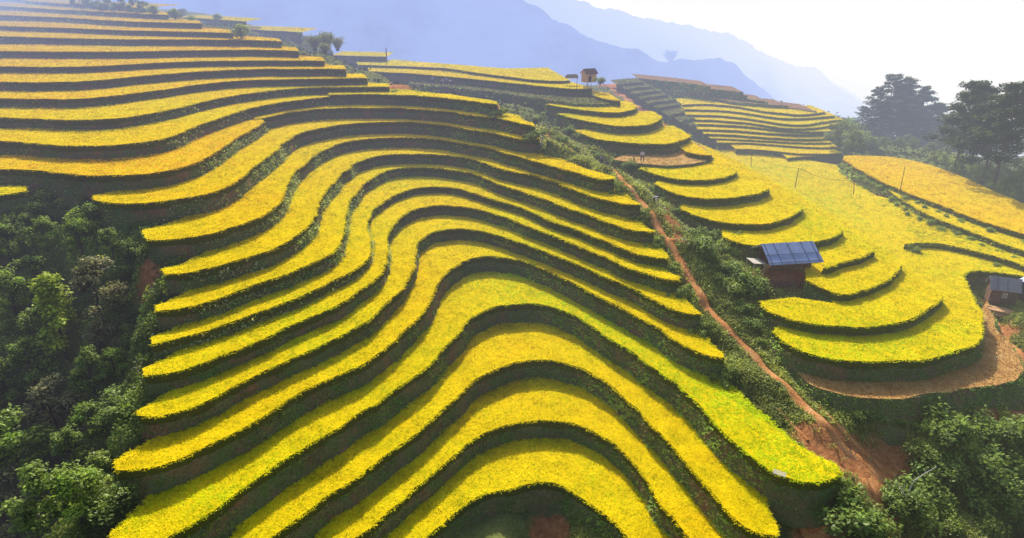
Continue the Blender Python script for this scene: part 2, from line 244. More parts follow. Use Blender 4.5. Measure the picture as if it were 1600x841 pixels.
# name: (level of the crop, lip, inner edge, warmth, label)
ZIP = {
 'M1': (-37.5, '605,890 665,841 695,816 725,791 755,773.5 780,763.5 800,758.5 825,753.5 850,752.2 875,756 905,769.8 932.5,788.5 957.5,808.5 980,831 990,841 1010,880', '575,890 635,841 662.5,811 700,781 737.5,741 770,716 800,706 830,698.5 870,696.5 900,704.8 930,719.8 955,733.5 972.5,748.5 985,771 1000,793.5 1020,821 1035,841 1060,880', 0.45, 'lowest golden rice terrace, the short arch at the foot of the bowl'),
 'M2': (-35.88, '500,885 560,841 595,811 625,783.5 655,756 685,731 710,706 735,686 755,672.2 775,667.2 800,658.5 830,653 860,652 885,655.5 910,664.8 940,679.8 962.5,694.8 980,711 995,731 1012.5,753.5 1027.5,778.5 1045,798.5 1065,826 1077.5,841 1105,880', '465,885 525,841 555,816 595,786 625,758.5 655,736 680,706 700,686 725,663.5 750,646 765,631 795,616 830,603.5 855,601.5 885,606 900,611 925,621 945,631 965,651 982.5,671 1000,691 1020,716 1040,741 1060,768.5 1080,793.5 1102.5,818.5 1120,841 1150,880', 0.5, 'long golden rice terrace directly above the lowest arch of the bowl'),
 'M3': (-34.01, '380,872 425,841 462.5,816 495,791 517.5,771 545,753.5 580,728.5 610,706 640,686 660,668.5 682.5,648.5 702.5,631 735,598.5 760,583.5 785,568.5 810,561 840,558.5 870,561 895,567.2 920,578.5 945,593.5 965,611 990,630.5 1012.5,653.5 1032.5,676 1050,696 1065,713.5 1082.5,731 1100,753.5 1120,776 1137.5,793.5 1155,813.5 1172.5,831 1190,836 1214,836', '330,870 375,841 400,823.5 430,803.5 462.5,783.5 492.5,758.5 525,738.5 555,718.5 585,698.5 615,676 640,653.5 665,631 685,613.5 710,586 725,568.5 740,546 760,528.5 785,517.2 815,514.8 845,517.2 875,526 900,538.5 920,551 945,568.5 965,583.5 990,603.5 1010,618.5 1030,631 1050,648.5 1070,666 1090,686 1112.5,711 1132.5,733.5 1155,758.5 1177.5,781 1200,806 1215,822', 0.5, 'golden rice terrace just below the broad lime green one'),
 'M4': (-31.99, '168,885 215,865 262,841 313,809 369,766 400,743 432,724 469,703 500,684 530,666 560,648 585,632 620,606 655,583 680,561 705,533 720,513 737,496 760,481 785,474 815,472 845,474 870,480 895,490 920,503 945,523 980,543 1010,566 1040,586 1065,606 1095,634 1120,661 1145,683 1170,708 1194,730 1219,747 1250,756 1281,758 1300,748 1310,735', '170,831 175,825 219,800 281,769 344,731 403,706 430,693 462,676 500,653 540,628 570,611 600,591 630,568 657,541 675,518 685,491 690,476 695,463 710,443 732,433 760,428 785,429 810,433 840,445 877,458 915,482 950,506 980,523 1015,543 1050,566 1085,588 1115,608 1150,628 1200,661 1250,694 1275,708 1300,715 1308,723', 0.12, 'broad lime green rice terrace with a small pale rack on its right end'),
 'M5': (-30.16, '181,735 200,741 244,731 297,706 360,678 422,640 469,615 495,600 520,589 560,570 595,548 620,526 645,503 662,483 675,463 680,446 686,432 695,425 710,413 735,402 766,399 800,402 838,413 869,429 915,451 950,471 990,488 1020,506 1052,526 1080,546 1100,557 1117,561 1131,556', '178,721 194,707 235,703 281,687 328,666 391,636 438,610 475,589 520,569 550,555 580,536 605,513 625,493 640,471 647,456 649,437 653,413 659,394 680,381 713,376 750,376 785,383 820,396 850,409 880,425 902,437 945,456 990,471 1020,491 1052,508 1085,523 1110,538 1129,549', 0.5, 'golden rice terrace just above the broad lime green one'),
 'M6': (-28.69, '216,648 231,655 266,648 310,632 330,621 375,595 415,576 450,561 485,547 520,531 552,512 590,488 610,468 630,448 641,428 647,405 649,381 660,368 683,358 715,355 748,358 778,366 806,375 838,386 869,399 900,412 935,427 980,446 1015,463 1045,478 1070,488 1085,493 1095,489', '214,641 230,630 270,619 310,606 350,588 390,570 430,553 470,538 510,519 530,507 557,491 580,473 595,456 604,438 609,413 612,391 610,372 625,357 645,346 675,338 700,336 725,339 765,350 810,362 850,378 880,391 920,406 955,423 980,436 1015,448 1050,463 1075,476 1093,486', 0.4, 'second rice terrace above the broad lime green one'),
 'M7': (-27.36, '225,585 247,586 272,580 310,568 350,552 385,538 425,521 470,501 515,482 545,465 570,449 590,432 602,413 606,395 604,370 605,356 618,346 632,333 652,323 681,319 713,320 744,325 775,333 806,345 838,357 869,369 900,382 920,391 960,408 1000,423 1025,433 1045,437 1061,437', '222,574 235,567 272,560 310,548 350,536 385,523 425,506 460,488 495,471 525,455 552,438 572,420 580,398 576,372 572,350 590,337 612,321 640,307 670,301 700,302 735,309 770,321 806,333 840,346 880,363 920,378 960,393 1000,411 1030,422 1050,427 1062,432', 0.42, 'third rice terrace above the broad lime green one'),
 'M8': (-26.39, '237,535 260,533 300,522 335,511 370,498 405,488 440,475 475,458 510,443 548,423 572,407 579,390 574,369 570,345 582,328 605,309 630,297 660,290 695,290 725,295 755,305 790,316 825,328 860,343 900,357 920,366 960,381 1000,396 1025,403 1044,402', '236,524 260,517 300,511 335,502 370,490 405,473 440,460 475,443 505,428 525,414 535,396 540,371 544,346 547,327 565,309 590,293 612,282 640,278 675,277 707,280 740,287 775,298 810,311 850,328 900,347 920,355 960,367 1000,381 1030,391 1045,398', 0.45, 'fourth rice terrace above the broad lime green one'),
 'M9': (-25.04, '244,483 275,482 310,475 345,465 380,451 420,436 460,422 490,408 515,396 530,384 536,361 542,333 542,316 557,299 575,279 600,266 630,261 675,261 712,265 745,272 775,284 810,296 850,309 880,321 920,336 960,351 990,361 1012,363 1022,362', '242,476 257,468 290,462 330,453 370,439 405,426 435,414 462,404 485,386 500,363 504,341 508,318 527,299 545,277 560,267 580,260 600,256 640,255 675,255 710,258 740,266 775,278 810,289 850,303 900,319 920,326 960,341 1000,353 1022,360', 0.5, 'fifth rice terrace above the broad lime green one'),
 'M10': (-23.54, '257,428 282,427 325,418 375,405 415,391 450,376 472,361 487,346 495,326 500,303 516,291 532,270 555,253 580,244 612,240 655,240 700,241 735,247 765,257 795,266 825,271 860,281 900,296 920,305 955,315 980,321 1001,319', '252,419 275,415 315,408 355,396 395,381 425,363 450,343 460,326 470,301 482,281 500,263 525,246 550,238 580,234 625,233 675,234 715,237 750,245 780,253 815,262 860,273 900,285 940,297 975,308 1000,317', 0.55, 'sixth rice terrace above the broad lime green one, a narrow yellow ribbon'),
 'M11': (-21.99, '226,373 245,376 280,370 320,366 360,355 395,343 420,331 437,316 445,291 457,271 480,250 505,234 530,223 560,217 595,214 630,214 670,215 710,220 745,227 780,235 810,243 832,250 865,260 900,268 930,278 950,282 961,279', '221,358 235,353 265,352 305,346 340,336 375,318 400,301 415,281 430,264 450,243 475,227 505,217 540,211 580,210 620,209 660,210 700,213 740,220 780,227 815,236 840,244 875,252 915,262 940,270 960,276', 0.6, 'rice terrace with the tripod of pale poles standing on its edge'),
 'M12': (-20.16, '147,311 170,316 210,317 250,314 290,309 325,302 350,292 370,283 382,273 395,263 415,247 435,230 455,213 480,203 515,196 555,191 595,190 645,190 690,194 735,201 780,209 810,216 835,219 843,216', '145,303 180,301 220,299 260,294 290,282 320,267 350,250 380,231 405,212 430,201 465,193 510,189 555,185 605,184 645,185 690,188 735,195 780,204 815,211 842,214', 0.6, 'rice terrace one level above the tripod of pale poles, starting over the dark gully'),
 'M13': (-18.6, '-40,261 0,262 50,264 100,270 150,274 200,273 240,270 280,262 310,250 335,237 360,220 385,206 400,197 411,189', '-40,244 0,246 40,249 80,254 120,256 160,256 200,254 240,247 270,239 300,225 330,210 360,196 390,186 407,186', 0.72, 'orange rice terrace from the left edge, ending in a blunt tip mid slope'),
 'M13b': (-18.45, '400,186 415,183 450,175 485,170 530,168 580,168 620,168 660,170 700,174 740,179 780,184 810,191 836,196', '396,181 420,174 455,167 495,164 540,164 580,163 620,163 660,165 700,170 740,175 780,179 810,186 833,191', 0.6, 'thin rice terrace that starts mid slope beside the blunt tip of an orange terrace'),
 'M14': (-17.1, '-40,218 0,219 60,224 120,227 160,227 200,224 240,220 275,210 310,195 350,181 385,170 420,162 465,156 500,152 516,150', '-40,203 0,204 60,207 120,210 160,209 200,205 240,197 275,187 310,176 350,166 385,160 420,154 465,149 512,147', 0.55, 'yellow rice terrace from the left edge, eleventh below the top of the upper slope'),
 'M14b': (-16.75, '515,147 555,146 605,147 645,148 685,151 730,156 760,160 778,162', '511,142 540,141 580,141 620,142 660,144 700,147 740,152 775,158', 0.5, 'short thin rice terrace just below the stony footpath of the upper slope'),
 'M15': (-15.9, '-40,181 0,182 60,185 120,187 160,186 200,182 240,176 275,169 310,160 350,151 400,144 440,139 480,136 550,135 608,135', '-40,170 0,170 40,172 100,172 150,170 190,164 230,156 270,150 310,145 350,140 400,135 440,132 500,130 550,130 605,130', 0.55, 'rice terrace running from the left edge to the stony footpath, tenth below the top'),
 'M16': (-14.75, '-40,152 0,153 60,154 120,154 160,151 210,145 260,139 310,131 350,127 400,124 450,123 510,122 574,121', '-40,142 0,142 60,144 120,142 160,139 210,132 260,127 310,123 400,119 440,117 500,116 567,115', 0.62, 'rice terrace ninth below the top of the upper left slope'),
 'M17': (-13.5, '-40,126 0,127 60,128 120,127 160,124 210,119 260,115 310,111 400,107 450,107 541,107', '-40,116 0,116 60,117 120,115 160,113 210,109 260,106 310,104 400,102 450,101 537,102', 0.66, 'rice terrace eighth below the top of the upper left slope'),
 'M18': (-12.5, '-40,103 0,103 80,104 140,103 200,100 260,97 310,95 400,94 507,94', '-40,92 0,92 80,93 140,92 200,90 260,89 400,88 503,89', 0.75, 'rice terrace seventh below the top of the upper left slope'),
 'M19': (-11.29, '-40,79 0,79 100,80 200,80 300,78 400,77 467,79', '-40,70 0,70 100,72 200,72 300,72 400,73 463,74', 0.78, 'rice terrace sixth below the top of the upper left slope'),
 'M20': (-10.06, '-40,55 0,56 100,59 200,61 300,61 400,62 440,64', '-40,48 0,49 100,52 200,55 300,56 400,58 436,60', 0.78, 'rice terrace fifth below the top of the upper left slope'),
 'M21': (-9.01, '-40,39 0,40 100,43 200,47 300,49 364,51', '-40,32 0,33 100,36 200,41 300,44 360,46', 0.8, 'rice terrace fourth below the top of the upper left slope'),
 'M22': (-7.84, '-40,21 0,23 100,27 200,33 315,36', '-40,15 0,17 100,22 200,27 311,32', 0.75, 'rice terrace third below the top of the upper left slope'),
 'M23': (-6.74, '-40,6 0,9 100,15 180,19 264,23', '-40,1 0,3 100,9 180,14 260,19', 0.75, 'rice terrace second below the top of the upper left slope'),
 'X5': (-17.82, '577,111 640,114 700,119 760,125 815,131 865,136 905,139 925,137', '575,106 640,107 715,115.5 790,124 890,127', 0.5, 'long rice terrace second below the crest, left of the far brown hut'),
 'X4': (-17.26, '560,101 625,102.5 700,106 740,112.5 815,122 855,125.5 880,126 890,125', '557,97 607,94 700,99.5 790,107 855,105.5', 0.4, 'crest rice terrace in front of the far brown hut'),
 'R0': (-19.18, '640,131 715,137.5 790,146 855,156 905,162.5 950,162.5 968,159', '640,128 740,135 840,149 890,150 927,150', 0.5, 'grassy fallow terrace below the crest, with four small people on it'),
}
XT = {'XL': (-20.0, 'f -30,306 0,304 25,303 41,298', 'f -30,291 0,291 40,291', .35, 'small stub of yellow rice terrace at the left edge above the gully bushes')}
ZIP.update(XT)
# strips given by their lip and a plain width in plan: (level, lip, (dx, dy) of the inner edge, kind, warmth, label)
OFF = {
 'M24': (-5.7, 'f -40,-8 0,-5 50,2 125,7 220,12', (0, 22), 'rice', .75, 'topmost rice terrace at the upper left corner, below dark trees'),
 'X1': (-8.5, 'f 272,27 300,27 340,30 385,33', (0, 12), 'rice', .5, 'short rice terrace on the skyline at the upper left, higher of two'),
 'X2': (-10.8, 'f 345,45 395,46 440,48 472,50', (0, 14), 'rice', .5, 'short rice terrace on the skyline at the upper left, lower of two'),
 'X3': (-16.0, 'f 520,86 562,87 604,88', (0, 10), 'rice', .45, 'short rice terrace on the crest with a dark post at its right end'),
 'R1': (-18.6, 'M 362,235 370,242 440,260 500,270 518,268', (-1, 9), 'rice', .5, 'small rice patch beside the dirt track below the far brown hut'),
 'R5': (-22.6, 'f 1072,236 1077,240 1090,243 1105,244 1113,242', (-1, 11), 'rice', .5, 'small rice patch at the right end of the harvested plot'),
}
for i, (l, z) in enumerate([('f 1066,163 1100,161 1150,165 1200,174 1250,179 1290,174', -24.2), ('f 1070,170.5 1120,171 1170,176 1215,184 1260,184 1305,180', -24.7), ('f 1072,178.5 1120,179 1170,184 1215,192 1255,195 1290,189 1316,186', -25.2),
        ('f 1075,186 1120,187 1170,191 1215,198 1250,201 1285,198 1322,191', -25.7), ('f 1085,193 1130,194 1180,198 1230,203 1262,206 1300,204', -26.2), ('f 1090,201 1140,202 1200,207 1250,210 1290,209 1315,203', -26.7),
        ('f 1100,208 1150,210 1200,214 1250,217 1295,216 1328,208', -27.2), ('f 1110,215 1160,217 1210,220 1260,223 1300,222', -27.7), ('f 1122,222 1170,222 1220,226 1270,230 1310,229', -28.1),
        ('f 1150,232 1190,233 1230,238 1290,240 1315,238', -28.5), ('f 1230,246 1260,243 1300,242', -28.9)]):
    w = ['highest', 'second', 'third', 'fourth', 'fifth', 'sixth', 'seventh', 'eighth', 'ninth', 'tenth', 'lowest'][i]
    OFF['S%d' % (i+1)] = (z, l, (0, 8), 'rice', .5, '%s narrow rice terrace%s on the far slope left of the pines' % (w, ' from the top' if 0 < i < 10 else ''))
for i, l in enumerate(['M 490,166 520,163 660,153', 'M 545,198 560,193 710,179', 'M 594,228 615,221 765,205', 'M 645,258 670,250 815,232', 'M 693,288 720,279 850,262 870,262', 'M 745,318 770,310 905,290', 'M 815,364 835,354 925,341', 'M 885,398 905,388 985,379', 'M 940,428 960,420 1010,414']):
    w = ['highest', 'second', 'third', 'fourth', 'fifth', 'sixth', 'seventh', 'eighth', 'lowest'][i]
    OFF['E%d' % (i+1)] = (-21.5-.58*i, l, (-.5, 7), 'grass', .5, '%s small fallow step%s beside the dirt track on the saddle' % (w, ' from the top' if 0 < i < 8 else ''))
for i, (l, z) in enumerate([('N -20,58 0,60 250,84 520,117', -21.2), ('N 40,88 120,98 400,124 760,160', -21.9), ('N 90,112 200,126 450,149 790,186', -22.5), ('N 100,134 300,158 560,184 820,214 945,231', -23.1), ('N 280,176 440,189 690,232 860,244 1090,262', -23.6), ('N 960,262 1100,275 1300,302', -24.0)]):
    w = ['highest', 'second', 'third', 'fourth', 'fifth', 'lowest'][i]
    OFF['D%d' % (i+1)] = (z, l, (0, 9), 'fallow', .5, '%s brown harvested terrace%s on the far crest under the blue mountain' % (w, ' from the top' if 0 < i < 5 else ''))
OFF['T2'] = (-28.1, 'f 1396,303 1410,310 1450,335 1500,353 1560,377 1600,391 1720,430', (2, 14), 'rice', .4, 'narrow rice strip between two grassy verges at the right edge')
OFF['T3'] = (-28.8, 'f 1414,380 1440,376 1480,379 1520,388 1560,401 1600,414 1740,450', (0, 22), 'rice', .3, 'lime yellow rice field above the grey roofed hut at the right edge')
# promontory crescents: front lip from left to tip, then the lip runs back along the far side
RR = [
 ('R13', -29.5, 'f 1207,517 1230,540 1260,550 1300,560 1350,564 1400,562 1450,559 1495,550 1522,537 1534,525 1536,510 1534,500 1530,485 1522,465 1510,450 1505,438 1505,427 1515,423 1540,421 1570,425 1600,430 1760,452', 'rice', .30, 'largest golden rice field, curving round above the brown stubble plot'),
 ('R12', -28.55, 'f 1188,470 1200,485 1220,495 1260,505 1305,509 1350,509 1395,505 1430,492 1460,472 1474,461', 'rice', .34, 'crescent rice terrace lying in the shadow of the blue roofed hut'),
 ('R11', -27.78, 'f 1262,436 1280,447 1300,460 1330,459 1360,450 1385,437 1405,420 1408,412', 'rice', .36, 'small crescent rice terrace right of the blue roofed hut, below another crescent'),
 ('R10', -27.03, 'f 1286,418 1300,415 1330,406 1355,397 1364,391', 'rice', .36, 'crescent rice terrace meeting the right end of the blue roof'),
 ('R9', -26.23, 'f 1128,369 1155,380 1190,384 1225,384 1265,380 1295,372 1312,364 1314,358', 'rice', .36, 'crescent rice terrace just behind the blue roofed hut'),
 ('R8', -25.38, 'f 1065,325 1090,337 1120,346 1160,350 1200,349 1230,340 1250,327 1253,320', 'rice', .46, 'second crescent rice terrace behind the blue roofed hut'),
 ('R7', -24.34, 'f 1025,286 1055,302 1090,309 1130,309 1165,306 1190,300 1201,293', 'rice', .46, 'third crescent rice terrace behind the blue roofed hut'),
 ('R6', -23.64, 'f 1000,263 1025,272 1060,279 1100,281 1130,277 1147,270 1151,265', 'rice', .46, 'crescent rice terrace just below the harvested plot of the man in white'),
 ('RM', -23.31, 'f 957,249 1000,256 1040,259 1080,256 1105,252 1116,246', 'straw', .5, 'harvested straw strewn plot where the man in a white shirt stands'),
 ('R4', -21.71, 'f 896,203 925,215 965,221 1005,224 1045,224 1070,217 1077,211', 'rice', .42, 'rice terrace just above the harvested plot of the man in white'),
 ('R3', -20.45, 'f 871,177 902,186 940,193 980,197 1010,195 1030,187 1034,183', 'rice', .42, 'second rice terrace above the harvested plot of the man in white'),
 ('R2', -19.62, 'f 855,162 890,169 940,174.5 970,175 990,170 995,166', 'rice', .42, 'third rice terrace above the harvested plot of the man in white'),
]
STUB = (-31.35, 'f 1240,573 1265,600 1300,615 1350,622 1400,622 1450,618 1500,610 1560,600 1590,590 1598,575 1585,545 1562,520 1548,490 1540,466')
T1L = (-27.4, 'f 1319,248 1338,263 1366,276 1397,291 1413,298 1444,310 1485,324 1530,343 1600,364 1740,410', 'f 1319,243 1345,242 1400,245 1450,256 1500,274 1550,297 1600,318 1740,380')

FIELDS = []      # every strip as a plan polygon with its level
def ext_of(L):   # lips on the promontory run straight back from their tips
    t = L[-1]; n = 24; k = np.linspace(0, 1, n+1)[1:]; ln = float(np.clip(114-t[1], 6, 44))
    return np.vstack([L, np.stack([t[0]+(1.2*np.sin(k*np.pi*.8)-5.*k*k)*ln/40, t[1]+k*ln], 1)])
for n, (z, l, u, wm, lab) in ZIP.items():
    FIELDS.append(dict(n=n, z=z, L=smooth_line(at_z(PX(l), z)[:, :2]), U=smooth_line(at_z(PX(u), z)[:, :2]), kind='grass' if n == 'R0' else 'rice', warm=wm, label=lab, mode='zip'))
for n, (z, l, d, kd, wm, lab) in OFF.items():
    pts = PX(l); pts = [p for p in pts if p[0] > -150]
    L = smooth_line(at_z(pts, z)[:, :2], 1.0, 2.0); FIELDS.append(dict(n=n, z=z, L=L, U=L+np.array(d, float), kind=kd, warm=wm, label=lab, mode='zip', off=True))
for n, z, l, kd, wm, lab in RR:
    L = smooth_line(at_z(PX(l), z)[:, :2], .6, 1.0)
    if n == 'R13': E = L; poly = np.vstack([L, [[66, 62], [66, 100], [57, 119], [40, 135], [36, 120], [37, 76]], at_z([(1400, 488), (1330, 497), (1262, 500), (1222, 498)], z)[:, :2]])
    else: E = ext_of(L); poly = np.vstack([E, [[L[0, 0]+3, L[0, 1]+9]]]) if n in ('R10', 'R11') else (np.vstack([E, [[37, 76]], at_z([(1302, 473), (1240, 464)], z)[:, :2]]) if n == 'R12' else E)
    FIELDS.append(dict(n=n, z=z, L=E, poly=poly, kind=kd, warm=wm, label=lab, mode='poly'))
L = smooth_line(at_z(PX(STUB[1]), STUB[0])[:, :2], .6, 1.0)
FIELDS.append(dict(n='B1', z=STUB[0], L=L, poly=np.vstack([L, [[40, 55]]]), kind='stubble', warm=.5, label='brown stubble plot of cut rice below the largest field at the right', mode='poly'))
L = smooth_line(at_z(PX(T1L[1]), T1L[0])[:, :2], 1., 1.5); Bk = smooth_line(at_z(PX(T1L[2]), T1L[0])[:, :2], 1., 1.5)
FIELDS.append(dict(n='T1', z=T1L[0], L=L, poly=np.vstack([L, Bk[::-1]]), kind='rice', warm=.78, label='orange tinged ripe rice field below the pines at the right', mode='poly'))
for f in FIELDS:   # hand-built edges are never quite true
    for key in ('L', 'U') if f['mode'] == 'zip' and not f.get('off') else ('L',):
        C_ = f[key]; t_ = np.gradient(C_, axis=0); t_ /= np.linalg.norm(t_, axis=1)[:, None]+1e-9
        o_ = (vnoise(C_[:, 0], C_[:, 1], 3.2, 81)-.5)*.5+(vnoise(C_[:, 0], C_[:, 1], 1.1, 82)-.5)*.28
        N_ = C_+np.stack([t_[:, 1], -t_[:, 0]], 1)*o_[:, None]
        if f['mode'] == 'poly': k_ = len(C_); f['poly'] = np.vstack([N_, f['poly'][k_:]])
        f[key] = N_
FD = {f['n']: f for f in FIELDS}
# canopy height above its own soil
for f in FIELDS: f['crop'] = .85 if f['kind'] == 'rice' else .03
# ------------------------------------------------------------------ the hillside under everything: one height field from the strip edges and hand-set points
ctrl = []
for f in FIELDS:
    z = f['z']-f['crop']-1.25
    m_ = f['n'][0] == 'M' and f['mode'] == 'zip'
    for C_ in [f['L']]+([f['U']] if f['mode'] == 'zip' else []):
        P = resample(C_, 2.0 if m_ else 2.5); dd = np.r_[0, np.cumsum(np.linalg.norm(np.diff(P, axis=0), axis=1))]
        up_ = np.clip(1-(dd[-1]-dd)/7, 0, 1)*(1.05 if f['n'] not in ('M1', 'M2', 'M3') else .3)+np.clip(1-dd/4, 0, 1)*.5 if m_ else dd*0
        ctrl += [(x, y, z+u) for (x, y), u in zip(P, up_)]
for n, f in FD.items():
    if n[0] == 'M' and f['mode'] == 'zip':
        L = f['L']; zg = f['z']-f['crop']
        d = L[-1]-L[-4]; d /= np.linalg.norm(d); e = L[-1]+d*1.0
        if n not in ('M1', 'M2', 'M3'): ctrl += [(e[0], e[1], zg-.05)]*2+[(e[0]+d[0]*1.2, e[1]+d[1]*1.2, zg)]
        d = L[0]-L[3]; d /= np.linalg.norm(d); e = L[0]+d*1.0; ctrl += [(e[0], e[1], zg-.5)]
PC = '''848,208,-20.9 870,226,-21.4 905,247,-22 945,263,-22.5 965,277,-23 985,296,-23.6 1003,316,-24.3 1030,358,-25.7 1058,400,-27 1078,436,-28.1 1110,487,-29.4 1145,525,-30.2 1165,545,-30.7 1215,592,-31.4 1275,655,-32.3 1345,720,-33.7 1395,755,-35.6
1080,385,-26.4 1130,410,-27.3 1165,425,-27.9 1192,428,-28.1 1225,428,-28.2 1262,427,-28.3 1224,416,-28.1 1195,405,-28 1255,405,-28.1 1218,452,-29.5 1262,455,-29.6 1290,466,-29.7 1175,480,-29.6 1150,500,-29.7 1118,371,-26.9 1055,325,-26 1015,290,-25.1 990,264,-24.3 930,232,-23 885,204,-22.3 860,178,-21.3 1110,430,-27.9 1130,470,-29 1200,530,-30.8 1230,570,-31.3
800,172,-19.8 775,161,-18.6 700,150,-18 620,136,-17 560,112,-15.5 490,85,-12.8 400,60,-10.5 335,42,-9
1560,470,-31.4 1600,500,-31.5 1680,490,-31.4 1600,545,-31.8 1610,600,-32.6 1600,640,-33.4 1600,690,-34.2 1500,655,-33.4 1400,642,-33.2 1320,640,-32.7 1440,695,-34.6 1400,712,-35 1550,725,-35.6 1500,790,-38 1600,800,-38.6 1430,800,-37.4 1380,772,-35.6 1310,812,-36.4 1260,840,-37.2
1200,640,-32 1240,680,-32.7 1300,702,-33.2 1360,748,-35 1330,745,-35
700,900,-41.5 850,860,-41.5 1000,900,-41.5 850,800,-40.8 300,900,-40.3 100,900,-41.5 1200,890,-39 1400,880,-39.8 1600,900,-41.5
60,312,-22.6 120,330,-23.2 200,345,-23.5 0,360,-24.6 100,380,-25.6 200,400,-26 0,480,-29.4 100,480,-29.4 205,470,-28 210,520,-29.8 0,600,-33.4 100,600,-33.4 195,575,-31.7 185,640,-33.3 0,720,-37.4 100,720,-37 150,720,-34.6 140,790,-36.8 0,841,-40.4 100,841,-39.8 -100,400,-26 -250,600,-34 -200,841,-42
1330,236,-28.2 1312,216,-27.6 1300,262,-28.9 1360,300,-28.7'''
for t in PC.split():
    x, y, z = map(float, t.split(',')); p = at_z([(x, y)], z)[0]; ctrl += [(p[0], p[1], z)]*2
ctrl += [(-190, 300, -12), (-120, 262, -9), (-100, 235, -9), (-60, 205, -14), (-60, 235, -34), (-25, 200, -34), (0, 185, -34), (30, 182, -36), (60, 182, -38), (85, 165, -40), (60, 128, -28.6), (72, 140, -38), (85, 112, -33), (100, 90, -32), (112, 72, -33), (80, 165, -46), (88, 140, -42), (52, 168, -34), (-150, 330, -30), (-20, 260, -130), (60, 240, -150), (140, 200, -130), (140, 140, -90), (100, 160, -90), (60, 205, -100), (110, 190, -120), (0, 230, -110), (-60, 270, -110), (-20, 320, -160), (100, 300, -170), (-60, 20, -44), (-120, 60, -36), (-160, 120, -24), (-210, 200, -16), (0, 18, -43), (60, 20, -44), (140, 40, -40), (26, 60, -29), (45, 60, -31.5)]
ctrl = np.array(ctrl, float)
X0, X1, Y0, Y1, GS = -230., 150., 16., 330., 1.0
gx = np.arange(X0, X1+.1, GS); gy = np.arange(Y0, Y1+.1, GS); GX, GY = np.meshgrid(gx, gy)
def idw(q):
    out = np.empty(len(q)); C2 = ctrl[:, :2].astype(np.float32); q = q.astype(np.float32)
    for i in range(0, len(q), 3000):
        d = ((q[i:i+3000, None, 0]-C2[None, :, 0])**2+(q[i:i+3000, None, 1]-C2[None, :, 1])**2)
        w = 1/(d+.6)**1.9; out[i:i+3000] = (w*ctrl[None, :, 2]).sum(1)/w.sum(1)
    return out
TZ = idw(np.stack([GX.ravel(), GY.ravel()], 1)).reshape(GX.shape)
yl = np.interp(GX, [-230, -150, -90, -50, -20, 20, 60, 70, 77, 90, 150], [330, 285, 222, 186, 172, 176, 182, 172, 166, 150, 110]); TZ -= np.maximum(0, GY-yl)*1.3
TZ += (vnoise(GX, GY, 3.1, 1)-.5)*.35+(vnoise(GX, GY, 9, 2)-.5)*.5
def inside(P, poly):
    ok = (P[:, 0] >= poly[:, 0].min()) & (P[:, 0] <= poly[:, 0].max()) & (P[:, 1] >= poly[:, 1].min()) & (P[:, 1] <= poly[:, 1].max())
    r = np.zeros(len(P), bool); idx = np.nonzero(ok)[0]
    if len(idx) == 0: return r
    a = poly; b = np.roll(poly, -1, 0)
    for s in range(0, len(idx), 20000):
        k = idx[s:s+20000]; x = P[k, 0][:, None]; y = P[k, 1][:, None]
        c = (a[None, :, 1] > y) != (b[None, :, 1] > y)
        xi = (b[None, :, 0]-a[None, :, 0])*(y-a[None, :, 1])/(b[None, :, 1]-a[None, :, 1]+1e-12)+a[None, :, 0]
        r[k] = (c & (x < xi)).sum(1) % 2 == 1
    return r
# inner edges pushed on under the bank above, then the plan polygon of every strip
for f in FIELDS:
    if f['mode'] != 'zip': continue
    L, U = f['L'], f['U']
    t = np.gradient(U, axis=0); nrm = np.stack([-t[:, 1], t[:, 0]], 1); nrm /= np.linalg.norm(nrm, axis=1)[:, None]+1e-9
    d = np.r_[0, np.cumsum(np.linalg.norm(np.diff(U, axis=0), axis=1))]; e = np.minimum(d, d[-1]-d); tp = np.clip(e/6, 0, 1); tp = tp*tp*(3-2*tp)
    ups = [g['L'] for g in FIELDS if f['z']+.3 < g['z'] < f['z']+3.2]
    if ups:
        A = np.vstack(ups); dm = np.sqrt(((U[:, None]-A[None])**2).sum(2)).min(1); q = np.clip((5.2-dm)/1.6, 0, 1); k_ = min(12, len(dm)//2-1); w_ = np.ones(2*k_+1)/(2*k_+1); q = np.convolve(np.pad(np.clip((6.2-dm)/3.2, 0, 1), k_, 'edge'), w_, 'valid'); tp = tp*q*q*(3-2*q)
    f['E'] = U+nrm*(2.6*tp)[:, None] if not f.get('off') else U
    f['poly'] = np.vstack([L, f['E'][::-1]])
# the hillside never rises through a crop: press it below each strip
gp = np.stack([GX.ravel(), GY.ravel()], 1); tz = TZ.ravel().copy()
top = np.full(len(gp), -1e9)
for f in FIELDS:
    m = inside(gp, f['poly']); top[m] = np.maximum(top[m], f['z'])
m = top > -1e8; tz[m] = np.minimum(tz[m], top[m]-1.5); TZ = tz.reshape(GX.shape)
def hz(x, y):
    fx = np.clip((np.asarray(x, float)-X0)/GS, 0, len(gx)-1.001); fy = np.clip((np.asarray(y, float)-Y0)/GS, 0, len(gy)-1.001)
    i, j = fx.astype(int), fy.astype(int); u, v = fx-i, fy-j
    return (TZ[j, i]*(1-u)+TZ[j, i+1]*u)*(1-v)+(TZ[j+1, i]*(1-u)+TZ[j+1, i+1]*u)*v
def on_ground(px):
    """first hit of image rays with the hillside"""
    r = rays(px); t = np.linspace(25, 330, 3000); out = []
    for q in r:
        P = q[None]*t[:, None]; below = P[:, 2] < hz(P[:, 0], P[:, 1]); k = np.argmax(below) if below.any() else len(t)-1
        out.append(P[k])
    return np.array(out)
